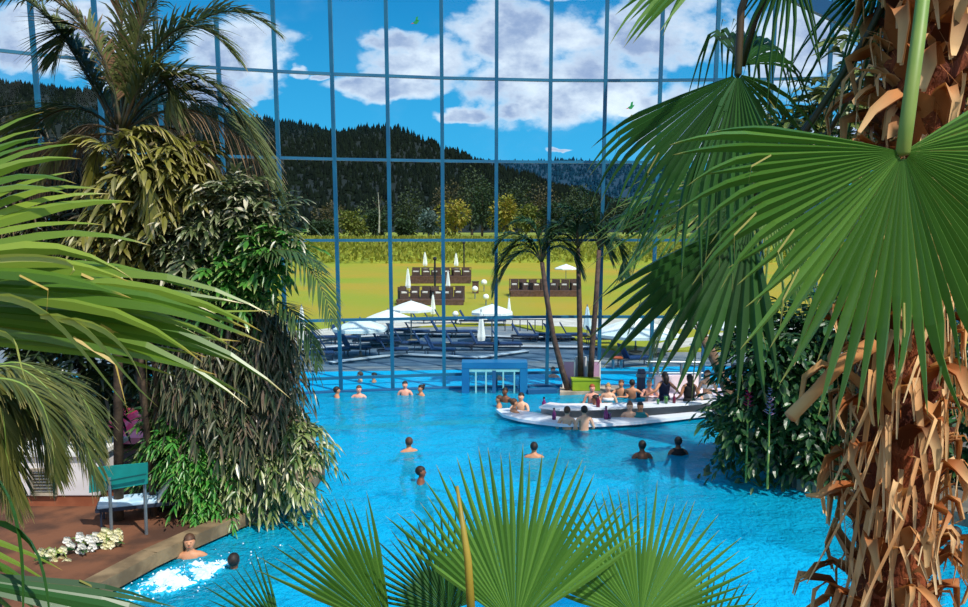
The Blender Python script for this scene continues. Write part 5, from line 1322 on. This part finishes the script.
slab(MB(), cs, V((0, .04, 0))).build('panel', M_tealb, t); fr = MB(); i0, i1, i2 = P(106, 489, 12.98), P(106, 481.5, 12.98), P(146, 474, 12.88)
fr.bar(i1, i2, .02, .025); fr.bar(i0, i1, .02, .02, up=V((0, 1, 0))); fr.build('frame', mat('dark_teal', '#0f5f60', '#0d5556', 2, .5), t)
for p in (b0, b1): MB().tube([(p.x, 13.03, .2), (p.x, 13.03, b_.z)], .028, 8).build('post', M_steel, t)
L_ = make_lounger((G(140, 519, .2).x, G(140, 519, .2).y, .2), 'white and blue lounger on the soil behind the teal board', None); L_.rotation_euler.z = R(20)
for ch in L_.children:
    if ch.name.split('.')[0] == 'seat': ch.data.materials[0] = mat('pale_blue_fabric', '#a9d0ea', '#d5e6f0', 3, .8)
    if ch.name.split('.')[0] == 'backrest': ch.data.materials[0] = M_canvas
M_rose = mat('rose_awning', '#d8325f', '#e88aa0', 1.2, .7, lo=.45, hi=.55); Y = 18.5
a, b_ = P(98, 443, Y), P(166, 418, Y); t = thing('awning', 'rose pink awning in the shade behind the thicket', 'awning', ((a.x+b_.x)/2, Y+.5, .2)); w = b_.x-a.x; h0, h1_ = a.z-.2, b_.z-.2
b = MB(); b.add([(-w/2, -.6, h0+.15), (w/2, -.6, h0+.15), (w/2, .6, h1_), (-w/2, .6, h1_), (-w/2, -.6, h0), (w/2, -.6, h0), (w/2, .6, h1_-.05), (-w/2, .6, h1_-.05)], [(0, 1, 2, 3), (7, 6, 5, 4), (0, 4, 5, 1), (1, 5, 6, 2), (2, 6, 7, 3), (3, 7, 4, 0)]); b.build('canopy', M_rose, t, origin=o)
for sx in (-1, 1):
    for sy in (-.55, .55): MB().tube([(sx*(w/2-.05), sy, 0), (sx*(w/2-.05), sy, h0+.02)], .03, 8).build('post', M_white, t, origin=o)
MB().box((0, .6, h0*.5), (w-.1, .06, h0*.8)).build('back_panel', M_rose, t, origin=o)
M_petal = leafmat('white_petal', '#f7f5ee', '#eceadf', None, .8, .5, .3, spec=.3); M_cream = leafmat('cream_petal', '#e8e2a8', '#f3efd0', None, .8, .5, .3, spec=.3)
def orchid(px, py, Y, label, m, nf, spread):
    g = V((P(px, py, Y).x, Y, .2)); t = thing('orchid', label, 'orchid', g); c = P(px, py, Y); lf = MB()
    for i in range(9):
        a = rnd.uniform(0, 6.28); one_leaf(lf, g, V((math.cos(a), math.sin(a), .7)), V((0, 0, 1)), .4, .09, droop=.4)
    lf.build('leaves', M_fic, t)
    for i in range(nf):
        p = c + V((rnd.uniform(-1, 1)*spread, rnd.uniform(-.12, .12), rnd.uniform(-.6, .6)*spread)); q = MB()
        tw = rnd.uniform(0, 6.28)
        for j in range(5):
            an = tw+j*2*math.pi/5; d = V((math.cos(an), -.25, math.sin(an))); one_leaf(q, p, d, V((0, -1, .3)), .085, .085, droop=.05)
        fl = q.build('flower', m, t)
        MB().tube([g+V((0, 0, .1)), g.lerp(p, .6)+V((0, .05, .1)), p+V((0, .01, 0))], [.012, .009, .005], 6).build('flower_stem', M_pet, fl, origin=g)
orchid(80, 545, 12.3, 'pure white orchid spray on the soil left of the teal board', M_petal, 16, .28)
orchid(107, 538, 12.5, 'cream-white orchid spray beside the pure white one, nearer the board post', M_cream, 14, .22)
orchid(56, 560, 12.0, 'pale yellow orchid clump lowest at left, half hidden by palm blades', M_cream, 14, .26)
